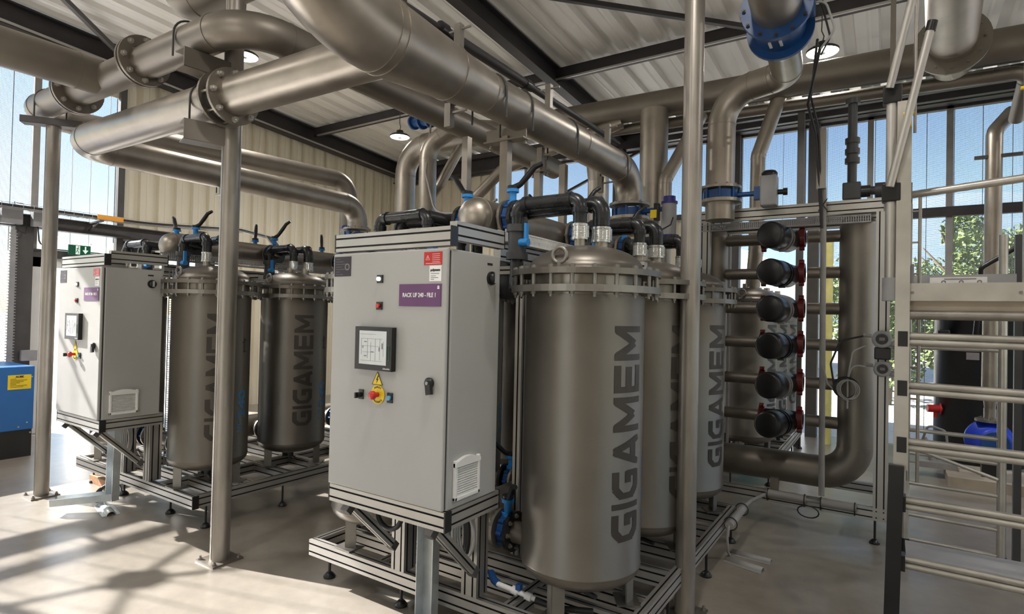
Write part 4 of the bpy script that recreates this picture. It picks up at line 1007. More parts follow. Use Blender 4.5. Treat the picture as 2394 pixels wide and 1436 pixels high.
# H1 / H2 rear headers
t = pipe_thing('steel_pipe', [(-5.6, 6.2, 4.04), (2.6, 6.2, 3.90)], 0.145, 0.1, STEEL2, 'long large steel header crossing the rear of the hall under the roof', 'pipe', 'overhead steel pipes', n=32)
t = pipe_thing('steel_pipe', [(-3.0, 6.35, 3.82), (0.72, 6.35, 3.745), (0.95, 6.35, 3.745), (0.95, 6.9, 3.5)], 0.058, 0.12, STEEL2, 'thinner steel header running just under the large rear header', 'pipe', 'overhead steel pipes')
def vpipe(pts, r, R, label, m=STEEL, **k): return pipe_thing('steel_pipe', pts, r, R, m, label, 'pipe', 'overhead steel pipes', n=28, **k)
vpipe([(-2.18, 6.1, 0.12), (-2.18, 6.1, 3.88)], 0.15, 0.1, 'upright steel pipe with mitred top joining the rear header beside the main pipe end')
vpipe([(-1.96, 5.85, 0.12), (-1.98, 5.9, 3.05), (-1.70, 6.2, 3.78)], 0.068, 0.15, 'narrower upright steel pipe with slanted top, left of the slim post')
vpipe([(-3.02, 6.5, 0.05), (-3.02, 6.5, 3.3), (-3.02, 6.3, 3.95)], 0.13, 0.15, 'upright steel pipe in front of the high windows')
vpipe([(-1.17, 6.25, 1.95), (-1.13, 6.17, 2.3), (-1.12, 6.15, 3.25), (-0.93, 6.25, 3.9)], 0.07, 0.15, 'slanted steel pipe behind the flow meter riser')
vpipe([(-5.98, 6.2, 0.05), (-5.98, 6.2, 4.0), (-5.3, 6.2, 4.04)], 0.15, 0.42, 'left upright of the two tall bends at the hall corner')
vpipe([(-5.10, 5.7, 0.05), (-5.10, 5.7, 3.82), (-4.75, 5.8, 4.02), (-4.3, 6.15, 4.02)], 0.115, 0.34, 'right upright of the two tall bends at the hall corner')
vpipe([(-5.55, 5.9, 0.05), (-5.55, 5.9, 2.85), (-5.15, 6.0, 3.35), (-4.9, 6.2, 3.98)], 0.065, 0.15, 'thin slanted pipe between the two tall bends')
vpipe([(-4.55, 5.8, 0.05), (-4.55, 5.8, 2.95), (-4.1, 6.0, 3.45), (-2.6, 6.2, 3.85)], 0.07, 0.15, 'thin slanted pipe right of the tall bends')
# V3 with flow meter
vz = 3.46
pm = [(-0.42, 1.6, vz), (-0.63, 4.42, vz), (-0.72, 4.84, vz), (-1.165, 4.87, vz), (-1.165, 4.84, 2.68)]
pm = [(-0.42, 1.6, vz), (-0.66, 4.72, vz), (-1.165, 4.86, vz-0.02), (-1.165, 4.84, 2.68)]
mdd = (V(pm[1])-V(pm[0])).normalized()
t = pipe_thing('steel_pipe', pm, 0.108, [0.17, 0.26], STEEL, 'curved steel riser from the frame valve up through the blue flow meter', 'pipe', 'overhead steel pipes', n=32, extra=lambda b: (b.cyl(V(pm[0])-mdd*5.4, V(pm[0])+mdd*2.1, 0.138, n=36), b.cyl(V(pm[0])+mdd*2.36, V(pm[0])+mdd*2.62, 0.138, 0.108, n=36, caps=False)))
mv = motor_valve((-1.165, 4.84, 2.61), 0.165, 'blue valve with grey actuator on top of the manifold frame', (0.95, 0.1, 0), BLUE, CASE, BLK)
flange(t, (-1.165, 4.84, 2.67), (0, 0, 1), 0.10, 0.16, 0.02, 10, STEEL)
md = (V(pm[1])-V(pm[0])).normalized(); mc = V(pm[0])+md*2.22
t = thing('flow_meter', 'blue flow meter clamped in the overhead pipe at top right, two thin cables', 'flow meter', mc-V((0, 0, 0.15)))
b = MB(); b.cyl(mc-md*0.14, mc+md*0.14, 0.150, n=36); b.ring(mc-md*0.09, md, 0.12, 0.165, 0.012, 36); b.bevbox(mc+V((0.10, -0.06, -0.02)), mc+V((0.20, 0.06, 0.12)), 0.01)
for s in (-1, 1): b.ring(mc+md*s*0.15, md, 0.12, 0.198, 0.03, 36)
part('meter_body', b, BLUE, t)
f1 = part('flange', MB().ring(mc+md*0.18, md, 0.10, 0.190, 0.018, 36), STEEL, t); bolts(f1, mc-md*0.166, -md, 0.178, 12, BOLTB)
for i in range(4): part('emblem', MB().box(mc+md*(-0.02+0.0)+V((-0.055+0.03*i, -0.003, -0.157)), mc+md*0.0+V((-0.038+0.03*i, 0.05, -0.148))), WSIGN, t) if i in (0, 2) else None
part('cable', MB().tube(fillet([mc+V((0.13, 0, 0.05)), mc+V((0.25, 0.05, 0.06)), mc+V((0.30, 0.1, -0.1)), mc+V((0.22, 0.15, -0.18))], 0.05), 0.007, 8), GCABLE, t)
part('cable', MB().tube(fillet([mc+V((0.13, 0.05, 0.08)), mc+V((0.22, 0.1, 0.10)), mc+V((0.27, 0.15, -0.12)), mc+V((0.22, 0.15, -0.22))], 0.05), 0.006, 8), CABLE, t)
solo('hanging_cables', MB().tube([mc+V((0.22, 0.15, -0.15)), (-0.52, 4.7, 3.2), (-0.475, 4.83, 3.0), (-0.45, 4.85, 2.6), (-0.43, 4.85, 2.3)], 0.010, 8).tube([mc+V((0.20, 0.15, -0.12)), (-0.50, 4.7, 3.25), (-0.46, 4.83, 3.05), (-0.44, 4.85, 2.65), (-0.43, 4.85, 2.35)], 0.008, 8), CABLE, 'bundle of black cables hanging from the flow meter to the conduit on the frame', 'cables')
b = MB(); b.tube([(-1.03, 3.9, 3.18), (-1.03, 3.9, 3.30)], 0.02, 10)
# top right pipe with flange
vp = [(0.12, 0.9, 3.85), (0.385, 5.6, 3.85), (0.42, 6.2, 3.88)]
t = pipe_thing('steel_pipe', vp, 0.165, 0.1, STEEL, 'large steel pipe coming down from the top right with a wide bolted flange', 'pipe', 'overhead steel pipes', n=32, extra=lambda b: b.cyl((-0.15, -3.9, 3.85), (0.12, 0.9, 3.85), 0.165, n=32))
dv = (V(vp[1])-V(vp[0])).normalized()
flange(t, V(vp[0])+dv*4.82, -dv, 0.15, 0.255, 0.025, 12, STEEL2, me=BOLT)

# ------------------------------------------------------------------ manifold frame
x0, x1, fy = -1.35, -0.045, 5.0
t = thing('manifold_rack', 'tall aluminium profile frame around the stack of horizontal branches', 'frame', (-0.7, 5.0, 0))
for y in (fy, fy+0.75):
    beam(t, (x0, y, 0.215), (x1+0.045, y, 0.215), 0.045, 0.09); beam(t, (x0, y, 2.47), (x1, y, 2.47), 0.045, 0.10)
    for x in (x0+0.03, x1-0.0): beam(t, (x, y+0.001, 0.26 if x < -1 else 0.17), (x, y+0.001, 2.42 if x < -1 else 2.42), 0.09, 0.045, (0, 1, 0), 'post')
    foot(t, x1-0.03, y); foot(t, x0+0.1, y)
for x in (x0+0.02, x1-0.0): beam(t, (x, fy+0.03, 0.215), (x, fy+0.72, 0.215)); beam(t, (x, fy+0.03, 2.47), (x, fy+0.72, 2.47))
part('pipe_saddle', MB().box((-0.78, fy-0.02, 0.26), (-0.72, fy+0.02, 0.36)), STEEL2, t)
duct((x0, fy-0.0, 2.375), (x1-0.08, fy-0.0, 2.375), 0.05, 0.06, 'slotted wiring duct under the top rail of the manifold frame', CASE)
# manifold pipes
my = 5.25
zs = [2.29, 2.00, 1.71, 1.42, 1.11, 0.805]
def ex(b):
    b.dome((-0.215, my, 2.36), (0, 0, 1), 0.125, 0.10, 32)
    b.ring((-0.215, my, 0.63), (0, 0, 1), 0.1, 0.128, 0.008)
    for z in zs: b.cyl((-0.56, my, z), (-0.2, my, z), 0.047, n=22)
t = pipe_thing('manifold_pipe', [(-0.215, my, 2.36), (-0.215, my, 0.41), (-2.2, my, 0.41)], 0.125, 0.24, STEEL2, 'thick steel manifold pipe inside the frame, curving left at its foot', 'pipe', n=36, extra=ex)
def ex(b):
    b.dome((-1.30, my, 2.32), (0, 0, 1), 0.11, 0.09, 32)
    for z in zs: b.cyl((-1.25, my, z), (-0.89, my, z), 0.047, n=22)
t = pipe_thing('manifold_pipe', [(-1.30, my, 2.32), (-1.30, my, 0.62)], 0.11, 0.24, STEEL2, 'left steel manifold pipe behind the slim round post', 'pipe', n=36, extra=ex)
for i, z in enumerate(zs):
    nm = ('topmost', 'second from the top', 'third from the top', 'third from the bottom', 'second from the bottom', 'lowest')[i]
    t = thing('check_valve', 'black closed-end check valve with red couplings on the manifold, %s' % nm, 'valve', (-0.73, 5.0, z-0.11), 'black valves across the manifold')
    b = MB(); f0 = V((-0.795, 4.86, z-0.01)); f1 = V((-0.66, 5.40, z-0.03)); d = (f1-f0).normalized()
    b.lathe(f0, d, [(0.001, 0.0), (0.085, 0.0), (0.10, 0.008), (0.104, 0.02), (0.104, 0.16), (0.097, 0.17), (0.097, 0.36), (0.08, 0.42), (0.05, 0.46), (0.001, 0.47)], 36)
    b.cyl((-0.90, my, z), (-0.60, my, z), 0.064, n=24); part('body', b, BLK, t)
    g = MB(); g.ring(f0+d*0.19, d, 0.09, 0.107, 0.012, 36); g.ring(f0+d*0.235, d, 0.09, 0.105, 0.008, 36); p_ = f0+d*0.19+V((0.02, 0, -0.105)); g.obox(p_-V((0.02, 0, 0)), p_+V((0.03, 0, 0)), 0.02, 0.02); part('clamp_band', g, BLK if i % 2 else CASE, t)
    for cx in (-0.893, -0.605):
        g = MB(); g.ring((cx, my, z), (1, 0, 0), 0.045, 0.078, 0.045, 28)
        for s in (-1, 1): g.cyl((cx-0.018, my-0.02, z+s*0.088), (cx+0.018, my-0.02, z+s*0.088), 0.02, n=12)
        part('red_coupling', g, RED, t)
# conduits on the frame
t = thing('conduit', 'pale grey conduit running down the front of the manifold frame', 'conduit', (-0.42, 4.93, 0.30)); part('tube', MB().tube([(-0.43, 4.93, 2.62), (-0.415, 4.93, 0.30)], 0.021, 14), CONDUIT, t)
part('cable_tie', MB().tube([(-0.46, 4.90, 2.53), (-0.40, 4.90, 2.44)], 0.004, 6).tube([(-0.40, 4.90, 2.53), (-0.46, 4.90, 2.44)], 0.004, 6), CABLE, t)
t = thing('conduit', 'fat grey conduit strapped along the bottom rail of the manifold frame', 'conduit', (-0.6, 4.955, 0.19)); part('tube', MB().cyl((-0.80, 4.945, 0.245), (-0.52, 4.945, 0.245), 0.032, n=18).cyl((-0.42, 4.945, 0.245), (-0.19, 4.945, 0.245), 0.032, n=18).tube([(-0.52, 4.945, 0.245), (-0.42, 4.945, 0.245)], 0.014), CONDUIT, t)
for x in (-0.79, -0.53, -0.42, -0.20): part('cable_tie', MB().ring((x, 4.955, 0.235), (1, 0, 0), 0.042, 0.048, 0.008, 20), CABLE, t)
part('cable_loop', MB().tube([(-0.50+0.06*sin(a)*1.2, 4.90-0.02*cos(a), 0.22-0.05*(1-cos(a))) for a in [2*pi*i/16 for i in range(17)]], 0.005, 6), CABLE, t)
t = thing('conduit', 'grey conduit strapped beside the right rail of the front base frame', 'conduit', (-0.86, 3.6, 0.22)); part('tube', MB().tube([(-0.875, 4.02, 0.24), (-0.875, 4.50, 0.24)], 0.027, 16).tube([(-0.875, 4.50, 0.24), (-0.87, 4.7, 0.23), (-0.81, 4.93, 0.235)], 0.014, 10).tube([(-0.875, 4.02, 0.24), (-0.878, 3.98, 0.18), (-0.885, 4.04, 0.06), (-0.88, 4.08, 0.02)], 0.009, 10), CONDUIT, t)
for y in (4.08, 4.44): part('cable_tie', MB().ring((-0.88, y, 0.235), (0, 1, 0), 0.040, 0.046, 0.007, 20), CABLE, t)
# half-round covers lying on the floor
def half_cover(p0, p1, r, label, m=ZINC):
    p0 = V(p0); p1 = V(p1); d = (p1-p0).normalized(); s = d.cross(V((0, 0, 1))); b = MB(); vs = []
    for p in (p0, p1):
        for rr in (r, r-0.004): vs += [p+s*(rr*cos(pi*i/10))+V((0, 0, rr*sin(pi*i/10)+0.001)) for i in range(11)]
    f = []
    for i in range(10): f += [(i, i+1, 23+i, 22+i), (11+i+1, 11+i, 33+i, 34+i), (i, 11+i, 12+i, i+1), (22+i, 23+i, 34+i, 33+i)]
    b.add(vs, f, 0, True); b.obox(p0+s*(r+0.012)+V((0, 0, 0.002)), p1+s*(r+0.012)+V((0, 0, 0.002)), 0.03, 0.003); b.obox(p0-s*(r+0.012)+V((0, 0, 0.002)), p1-s*(r+0.012)+V((0, 0, 0.002)), 0.03, 0.003)
    return solo('cable_cover', b, m, label, 'cable cover')
half_cover((-0.89, 4.20, 0), (-0.64, 4.18, 0), 0.024, 'half-round metal cover on the floor right of the front rack, further of two', CONDUIT)
half_cover((-0.90, 4.06, 0), (-0.66, 4.00, 0), 0.026, 'half-round metal cover on the floor right of the front rack, nearer of two', CONDUIT)
half_cover((-5.30, 2.13, 0), (-4.97, 2.06, 0), 0.032, 'bright half-round metal cover on the floor in front of the left rack')
b = MB()
for k in range(4): b.tube(fillet([(-5.33, 2.10+0.012*k, 0.02), (-5.40, 2.12+0.01*k, 0.11+0.01*k), (-5.30, 2.25, 0.13), (-5.12, 2.2, 0.10)], 0.04), 0.008, 8)
solo('cable_coil', b, CABLE, 'black cables curling out of the bright half-round floor cover', 'cables')
b = MB(); b.bevbox((-6.08, 2.33, 0), (-5.72, 2.42, 0.07), 0.003); solo('wood_block', b, WOOD, 'small brown wooden block on the floor under the left rack', 'wood block')

# pressure transmitters on the right frame post
def transmitter(c, R, label, z2):
    c = V(c); t = thing('transmitter', label, 'instrument', c-V((0, 0, R))); d = V((0.0, -1, 0))
    b = MB(); b.lathe(c, d, [(0.001, -0.05), (R*0.9, -0.05), (R*0.95, 0.0), (R, 0.005), (R, 0.035), (R*0.85, 0.045), (R*0.62, 0.045), (R*0.6, 0.035), (0.001, 0.035)], 28); part('housing', b, CASE, t)
    part('glass', MB().cyl(c+d*0.034, c+d*0.040, R*0.58, n=24), BLK, t)
    part('display', MB().box(c+V((-R*0.25, -0.043, -R*0.15)), c+V((R*0.3, -0.041, R*0.2))), GREYT, t)
    part('gland', MB().cyl(c+V((-R, 0, 0.02)), c+V((-R-0.05, 0, 0.025)), 0.012), CASE, t); part('end_cap', MB().cyl(c+V((R*0.8, 0, -0.03)), c+V((R+0.03, 0, -0.035)), 0.018), CASE, t)
    return t
transmitter((-0.045, 4.86, 1.49), 0.062, 'upper round transmitter with dark glass on the right frame post', 0)
transmitter((-0.04, 4.87, 1.28), 0.055, 'lower round transmitter with small display on the right frame post', 0)
solo('junction_box', MB().bevbox((-0.09, 4.87, 1.345), (0.01, 4.95, 1.43), 0.006), BLK, 'black box between the two round transmitters', 'junction box')
b = MB()
b.tube(fillet([(-0.15, 4.86, 1.51), (-0.30, 4.84, 1.47), (-0.36, 4.84, 1.30), (-0.33, 4.84, 1.10), (-0.27, 4.84, 1.06)], 0.06), 0.007, 8)
for k in range(3): b.tube([(-0.265+0.075*cos(2*pi*i/24)+0.006*k, 4.84-0.004*k, 1.13+0.075*sin(2*pi*i/24)) for i in range(25)], 0.006, 8)
solo('cable_coil', b, CABLE, 'coiled black cable hanging left of the two transmitters', 'cables')
b = MB()
for k in range(2): b.tube(fillet([(-0.14, 4.85, 1.44-0.15*k), (-0.22, 4.84, 1.40-0.1*k), (-0.25, 4.84, 1.2), (-0.25, 4.84, 0.98+0.04*k)], 0.05), 0.006, 8)
for k in range(3): b.tube([(-0.255+0.06*cos(2*pi*i/24)+0.01*k, 4.825-0.004*k, 1.12+0.068*sin(2*pi*i/24)) for i in range(25)], 0.004, 8)
b.tube(fillet([(-0.41, 4.87, 1.27), (-0.38, 4.86, 1.15), (-0.30, 4.85, 1.06), (-0.24, 4.85, 1.03)], 0.05), 0.005, 8)
solo('cable_coil', b, GCABLE, 'coiled pale grey cables below the transmitters, overlapping the black coil', 'cables')
# dark green pipe assembly on the frame top
t = thing('plastic_pipework', 'dark plastic pipe with union nuts standing on the right end of the frame top', 'pipe', (-0.16, 5.05, 2.53))
b = MB(); b.tube(fillet([(-0.25, 5.05, 3.30), (-0.25, 5.05, 2.60), (-0.02, 5.05, 2.585)], 0.05), 0.032, 16)
for z in (3.28, 2.98, 2.90, 2.83, 2.64): b.cyl((-0.25, 5.05, z-0.02), (-0.25, 5.05, z+0.02), 0.05, n=18)
b.cyl((-0.25, 5.05, 2.84), (-0.25, 5.05, 2.97), 0.040, n=18); b.bevbox((-0.31, 5.0, 2.53), (-0.19, 5.1, 2.66), 0.008); b.cyl((-0.10, 5.05, 2.59), (-0.03, 5.05, 2.59), 0.055, n=18); part('pipe', b, DGREY, t)
part('coupling', MB().cyl((-0.19, 5.05, 2.59), (-0.13, 5.05, 2.59), 0.045), BLK, t)
solo('hanger_bar', MB().box((-0.02, 5.8, 3.30), (0.02, 5.83, 4.35)), GALV, 'flat vertical hanger bar crossing the rear headers', 'hanger')
# cable conduits by the frame's left
solo('hanger_bar', MB().box((-0.47, 4.84, 2.60), (-0.41, 4.90, 3.05)), GALV, 'flat grey bar standing on the frame top below the hanging cables', 'hanger')

# ------------------------------------------------------------------ aluminium scaffold tower
t = thing('scaffold_tower', 'aluminium mobile scaffold tower at the right edge with many rungs', 'scaffold', (0.3, 4.0, 0))
def rnd_bar(nm, p0, p1, r, m=ALUB, n=14): return part(nm, MB().cyl(p0, p1, r, n=n), m, t)
def sq_bar(nm, p0, p1, w, m=ALUB, up_=(0, 1, 0)): return part(nm, MB().obox(p0, p1, w, w, up_), m, t)
sq_bar('post', (0.045, 3.0, 0.98), (0.045, 3.0, 2.56), 0.052); 
part('stabiliser_foot', MB().obox((0.012, 2.96, -0.0+0.02), (0.030, 2.97, 1.0), 0.055, 0.05, (0, 1, 0)), BLK, t)
sq_bar('post', (0.56, 3.0, 0.1), (0.56, 3.0, 2.6), 0.05)
for z in (1.54, 1.33, 1.09, 0.84, 0.59):
    for dz, dy in ((0.012, 0.0), (-0.016, 0.0)):
        rnd_bar('rung', (0.05, 3.0+dy, z+dz), (0.56, 3.0, z+dz-0.004), 0.014)
    part('rung_bracket', MB().box((0.03, 2.97, z-0.035), (0.065, 3.03, z+0.03)), BLK, t)
b = MB(); b.box((0.07, 3.02, 0.575), (0.55, 3.28, 0.595)); part('lower_deck', b, CASE, t) 
for x, yy in ((0.105, 4.95), (0.62, 4.92)):
    rnd_bar('post', (x, yy, 0.06), (x, yy, 2.45 if x < 0.3 else 2.2), 0.025)
    part('castor_foot', MB().cyl((x, yy, 0), (x, yy, 0.10), 0.03), BLK, t)
for z in (1.14, 1.44, 0.86, 0.70, 0.49, 0.38, 0.27, 0.10): rnd_bar('rung', (0.105, 4.95, z), (0.62, 4.92, z), 0.014)
rnd_bar('brace', (0.11, 4.93, 0.75), (0.6, 4.90, 0.60), 0.012)
sq_bar('post', (0.70, 4.95, 0.0), (0.70, 4.95, 2.2), 0.04, DGREY)
# platform with toe boards
pf = part('platform', MB().box((0.06, 3.02, 1.70), (0.455, 3.10, 1.712)).box((0.06, 3.02, 1.66), (0.455, 4.9, 1.70)), PLANK, t)
tb = part('toe_board', MB().box((0.065, 2.99, 1.700), (0.45, 3.012, 1.775)), ALUB, t)
for x in (0.08, 0.43): part('toe_board_bolt', MB().cyl((x, 2.985, 1.735), (x, 2.992, 1.735), 0.006), GREYT, tb)
sb = part('side_board', MB().box((0.085, 4.30, 1.70), (0.60, 4.32, 1.90)).box((0.075, 3.02, 1.712), (0.085, 4.3, 1.86)), CASE, t)
st_ = part('safety_label', MB().box((0.20, 4.294, 1.775), (0.47, 4.30, 1.885)), WSIGN, sb)
g = MB()
for i in range(6):
    x = 0.225+0.042*i
    if i % 2: g.ring((x, 4.293, 1.855), (0, 1, 0), 0.006, 0.012, 0.002, 14)
    else: g.poly([(x-0.013, 4.292, 1.80), (x+0.013, 4.292, 1.80), (x, 4.292, 1.84)], 0.002, (0, -1, 0))
g.box((0.27, 4.291, 1.872), (0.42, 4.293, 1.877)); part('print', g, GREYT, st_)
rnd_bar('guard_rail', (0.05, 3.2, 2.19), (0.50, 3.15, 2.22), 0.017); part('clamp', MB().box((0.03, 3.15, 2.16), (0.08, 3.22, 2.24)), CASE, t)
rnd_bar('guard_rail', (0.07, 3.0, 1.64), (0.5, 3.0, 1.64), 0.02, GALV)
sq_bar('post', (0.488, 3.25, 1.70), (0.488, 3.25, 2.75), 0.03)
# small ladder inside
for x in (0.085, 0.125): rnd_bar('ladder_stile', (x, 3.6, 0.8), (x, 3.6, 2.28), 0.008, GALV)
for i in range(9): rnd_bar('ladder_rung', (0.085, 3.6, 0.9+0.16*i), (0.125, 3.6, 0.9+0.16*i), 0.005, GALV)
# outrigger tube with clamps and diagonal braces
rnd_bar('outrigger_tube', (0.0, 3.0, 1.77), (0.0, 3.0, 2.62), 0.022, ALU, 20)
part('tube_clamp', MB().cyl((0, 3.0, 1.70), (0, 3.0, 1.80), 0.03).box((0.02, 2.98, 1.74), (0.055, 3.02, 1.77)), CASE, t)
for z in (2.60, 2.17): part('tube_clamp', MB().bevbox((-0.035, 2.97, z-0.04), (0.035, 3.03, z+0.04), 0.006), BLK, t)
rnd_bar('brace', (-0.005, 2.96, 2.19), (0.13, 2.93, 2.83), 0.016, ALU); rnd_bar('brace', (-0.01, 2.96, 2.62), (0.11, 2.85, 3.15), 0.016, ALU)
part('brace_tip', MB().cyl((0.128, 2.93, 2.82), (0.137, 2.93, 2.86), 0.019), BLK, t)
rnd_bar('thin_rod', (0.085, 3.1, 2.45), (0.085, 3.1, 3.2), 0.006, GALV)
for p in ((0.06, 3.0, 2.50), (0.47, 3.2, 2.60)): part('hand_wheel', MB().tube([(p[0]+0.004, p[1]-0.03+0.028*cos(2*pi*i/16), p[2]+0.055*sin(2*pi*i/16)) for i in range(16)], 0.006, 8, closed=True).cyl((p[0]-0.02, p[1]-0.03, p[2]), (p[0]+0.02, p[1]-0.03, p[2]), 0.008), YEL, t)

# ------------------------------------------------------------------ right rear: tank, pump pipe
t = thing('storage_tank', 'tall black plastic tank with lid by the right windows', 'tank', (0.90, 8.62, 0.05))
c = (0.90, 8.62); b = MB(); b.lathe((c[0], c[1], 0), (0, 0, 1), [(0.001, 0.05), (0.44, 0.05), (0.45, 0.08), (0.45, 1.70), (0.47, 1.71), (0.47, 1.73), (0.44, 1.74), (0.001, 1.78)], 44); part('shell', b, HDPE, t)
part('lid', MB().lathe((c[0]-0.05, c[1], 1.78), (0, 0, 1), [(0.2, 0), (0.2, 0.03), (0.17, 0.06), (0.001, 0.07)], 28), HDPE, t)
b = MB(); b.bevbox((0.46, 8.20, 1.40), (0.58, 8.34, 1.55), 0.02); hb = part('bracket', b, BLK, t); part('bracket_bolt', MB().cyl((0.52, 8.19, 1.475), (0.52, 8.20, 1.475), 0.02), CASE, hb)
part('label_plate', MB().box((0.72, 8.175, 1.22), (0.86, 8.20, 1.30)), GREYT, t); part('label_plate', MB().box((0.98, 8.165, 1.24), (1.05, 8.19, 1.42)), WSIGN, t)
part('outlet', MB().cyl((0.70, 8.45, 0.62), (0.56, 8.42, 0.62), 0.05).cyl((0.56, 8.42, 0.62), (0.54, 8.42, 0.62), 0.07), BLK, t)
part('outlet_valve', MB().cyl((0.54, 8.42, 0.62), (0.38, 8.38, 0.62), 0.045).cyl((0.46, 8.40, 0.62), (0.46, 8.40, 0.52), 0.02).cyl((0.50, 8.41, 0.62), (0.515, 8.41, 0.62), 0.065), REDP, t)
part('top_pipe', MB().cyl((1.12, 8.45, 1.76), (1.12, 8.45, 1.90), 0.04).cyl((1.35, 8.5, 1.76), (1.35, 8.5, 1.90), 0.03), HDPE, t)
solo('concrete_plinth', MB().box((0.50, 7.2, 0), (1.7, 7.9, 0.10)), PLINTH, 'low pale concrete plinth in front of the black tank', 'plinth')
t = thing('suction_pipe', 'upright pale pipe with reducer and flange in front of the black tank', 'pipe', (0.83, 7.45, 0.5))
b = MB(); b.tube(fillet([(1.05, 7.9, 3.85), (0.86, 7.45, 3.55), (0.845, 7.45, 1.0)], 0.12), 0.070, 22); b.cyl((0.845, 7.45, 1.0), (0.845, 7.45, 0.78), 0.070, 0.045, caps=False); b.cyl((0.845, 7.45, 0.78), (0.845, 7.45, 0.66), 0.05); part('pipe', b, STEEL, t)
flange(t, (0.845, 7.45, 0.66), (0, 0, 1), 0.04, 0.12, 0.025, 8)
part('pipe_clamp', MB().box((0.70, 7.40, 3.28), (1.4, 7.44, 3.31)), GBEAM, t)
t = thing('check_valve', 'bright blue round valve body under the pale upright pipe by the black tank', 'valve', (0.84, 7.4, 0.1))
b = MB(); b.lathe((0.84, 7.50, 0.46), (0.1, -1, 0), [(0.001, 0), (0.20, 0), (0.20, 0.04), (0.15, 0.05), (0.14, 0.24), (0.13, 0.25), (0.001, 0.25)], 32); part('body', b, mat('bright_blue_enamel', (0.02, 0.06, 0.6), 0.35), t)
part('end_disc', MB().cyl((0.865, 7.245, 0.46), (0.867, 7.235, 0.46), 0.115, n=28), BLUE, t)
part('stand', MB().box((0.78, 7.40, 0.1), (0.90, 7.5, 0.30)), BLK, t)
b = MB(); b.tube(fillet([(0.3, 7.6, 0.35), (0.35, 7.5, 0.55), (0.5, 7.5, 0.5), (0.52, 7.5, 0.3)], 0.05), 0.012, 8); b.tube(fillet([(0.25, 7.7, 0.3), (0.7, 7.6, 0.28)], 0.05), 0.02, 8); b.tube([(0.32, 7.6, 0.4), (0.4, 7.62, 0.12)], 0.025, 8); b.box((0.25, 7.5, 0.1), (0.6, 7.7, 0.16))
solo('hose_bundle', b, CONDUIT, 'tangle of pale hoses on the floor left of the bright blue valve', 'hoses')
vpipe([(1.22, 6.9, 0.05), (1.22, 6.9, 3.2), (1.6, 6.6, 3.85)], 0.075, 0.15, 'pale pipe at the right edge in front of the windows')
solo('hanging_hose', MB().tube(fillet([(0.72, 7.4, 1.5), (0.72, 7.1, 1.85), (0.72, 7.0, 2.15), (1.0, 7.0, 2.35), (1.22, 6.92, 2.5)], 0.05), 0.022, 10), BLK, 'black bent hose above the platform at the right', 'hose')
# posts seen through the manifold
solo('bollard', MB().cyl((-0.70, 8.7, 0), (-0.70, 8.7, 2.7), 0.07), YSTRIP, 'tall yellow post by the far doorway', 'post')
solo('post', MB().box((-1.02, 8.2, 0), (-0.94, 8.28, 4.3)), GBEAM, 'dark square post at the edge of the far doorway', 'post')

# ------------------------------------------------------------------ left side: tray, boxes, signs, blue casing
t = thing('cable_tray', 'wire basket cable tray along the left wall, bending down behind the left rack', 'cable tray', (LW+0.4, 3.0, 2.70))
ctr = fillet([(LW+0.4, -3.5, 2.73), (LW+0.4, 3.9, 2.73), (LW+1.3, 4.75, 2.70)], 0.6, 8)+[V((LW+1.7, 4.9, 2.60)), V((LW+2.0, 4.95, 2.3)), V((LW+2.05, 4.95, 1.9))]
b = MB()
def offset_path(pts, o, z):
    res = []
    for i, p in enumerate(pts):
        d = (pts[min(i+1, len(pts)-1)]-pts[max(i-1, 0)]); d.z = 0; d = d.normalized() if d.length > 1e-6 else V((1, 0, 0)); res.append(p+V((d.y, -d.x, 0))*o+V((0, 0, z)))
    return res
for o_, z_ in ((-0.1, 0), (-0.033, 0), (0.033, 0), (0.1, 0), (-0.1, 0.05), (0.1, 0.05)): b.tube(offset_path(ctr, o_, z_), 0.003, 6)
y = -3.4
while y < 3.6:
    b.tube([(LW+0.3, y, 2.78), (LW+0.3, y, 2.73), (LW+0.5, y, 2.73), (LW+0.5, y, 2.78)], 0.003, 5); y += 0.10
part('basket', b, ALU, t)
g = MB()
for k in range(6): g.tube(offset_path(ctr, -0.07+0.028*k, 0.015+0.006*(k % 3)), 0.011, 8)
part('cables', g, CABLE, t)
for y in (0.6, 2.0, 3.3): part('tray_bracket', MB().obox((LW+0.12, y, 2.69), (LW+0.52, y, 2.70), 0.04, 0.02).obox((LW+0.14, y, 2.60), (LW+0.40, y, 2.69), 0.02, 0.02), GBEAM, t)
part('warning_label', MB().box((LW+0.505, 3.25, 2.72), (LW+0.512, 3.55, 2.775)), ORANGE, t)
part('tray_post', MB().box((-8.2, 4.35, 0.0), (-8.12, 4.43, 2.69)), GBEAM, t)
for y, nm in ((2.14, 'left'), (2.46, 'middle'), (2.76, 'right')):
    o = solo('junction_box', MB().bevbox((LW+0.19, y-0.10, 2.56), (LW+0.30, y+0.10, 2.74), 0.006), CASE, 'grey square junction box on the wall rail, %s of the three' % nm, 'junction box', 'junction boxes on the left wall rail')
b = MB()
for y in (2.2, 2.5, 2.8): b.tube([(LW+0.25, y, 2.56), (LW+0.27, y+0.04, 2.48), (LW+0.25, y+0.1, 2.46), (LW+0.24, y+0.12, 2.55)], 0.006, 6); b.tube([(LW+0.26, y, 2.74), (LW+0.30, y-0.03, 2.82), (LW+0.38, y+0.03, 2.80)], 0.006, 6)
b.tube(fillet([(LW+0.25, 2.72, 2.56), (LW+0.24, 2.74, 2.36), (LW+0.14, 2.9, 2.31), (LW+0.13, 3.6, 2.31)], 0.08), 0.008, 8)
solo('loose_cables', b, CABLE, 'loose thin cables around the three grey wall boxes', 'cables')
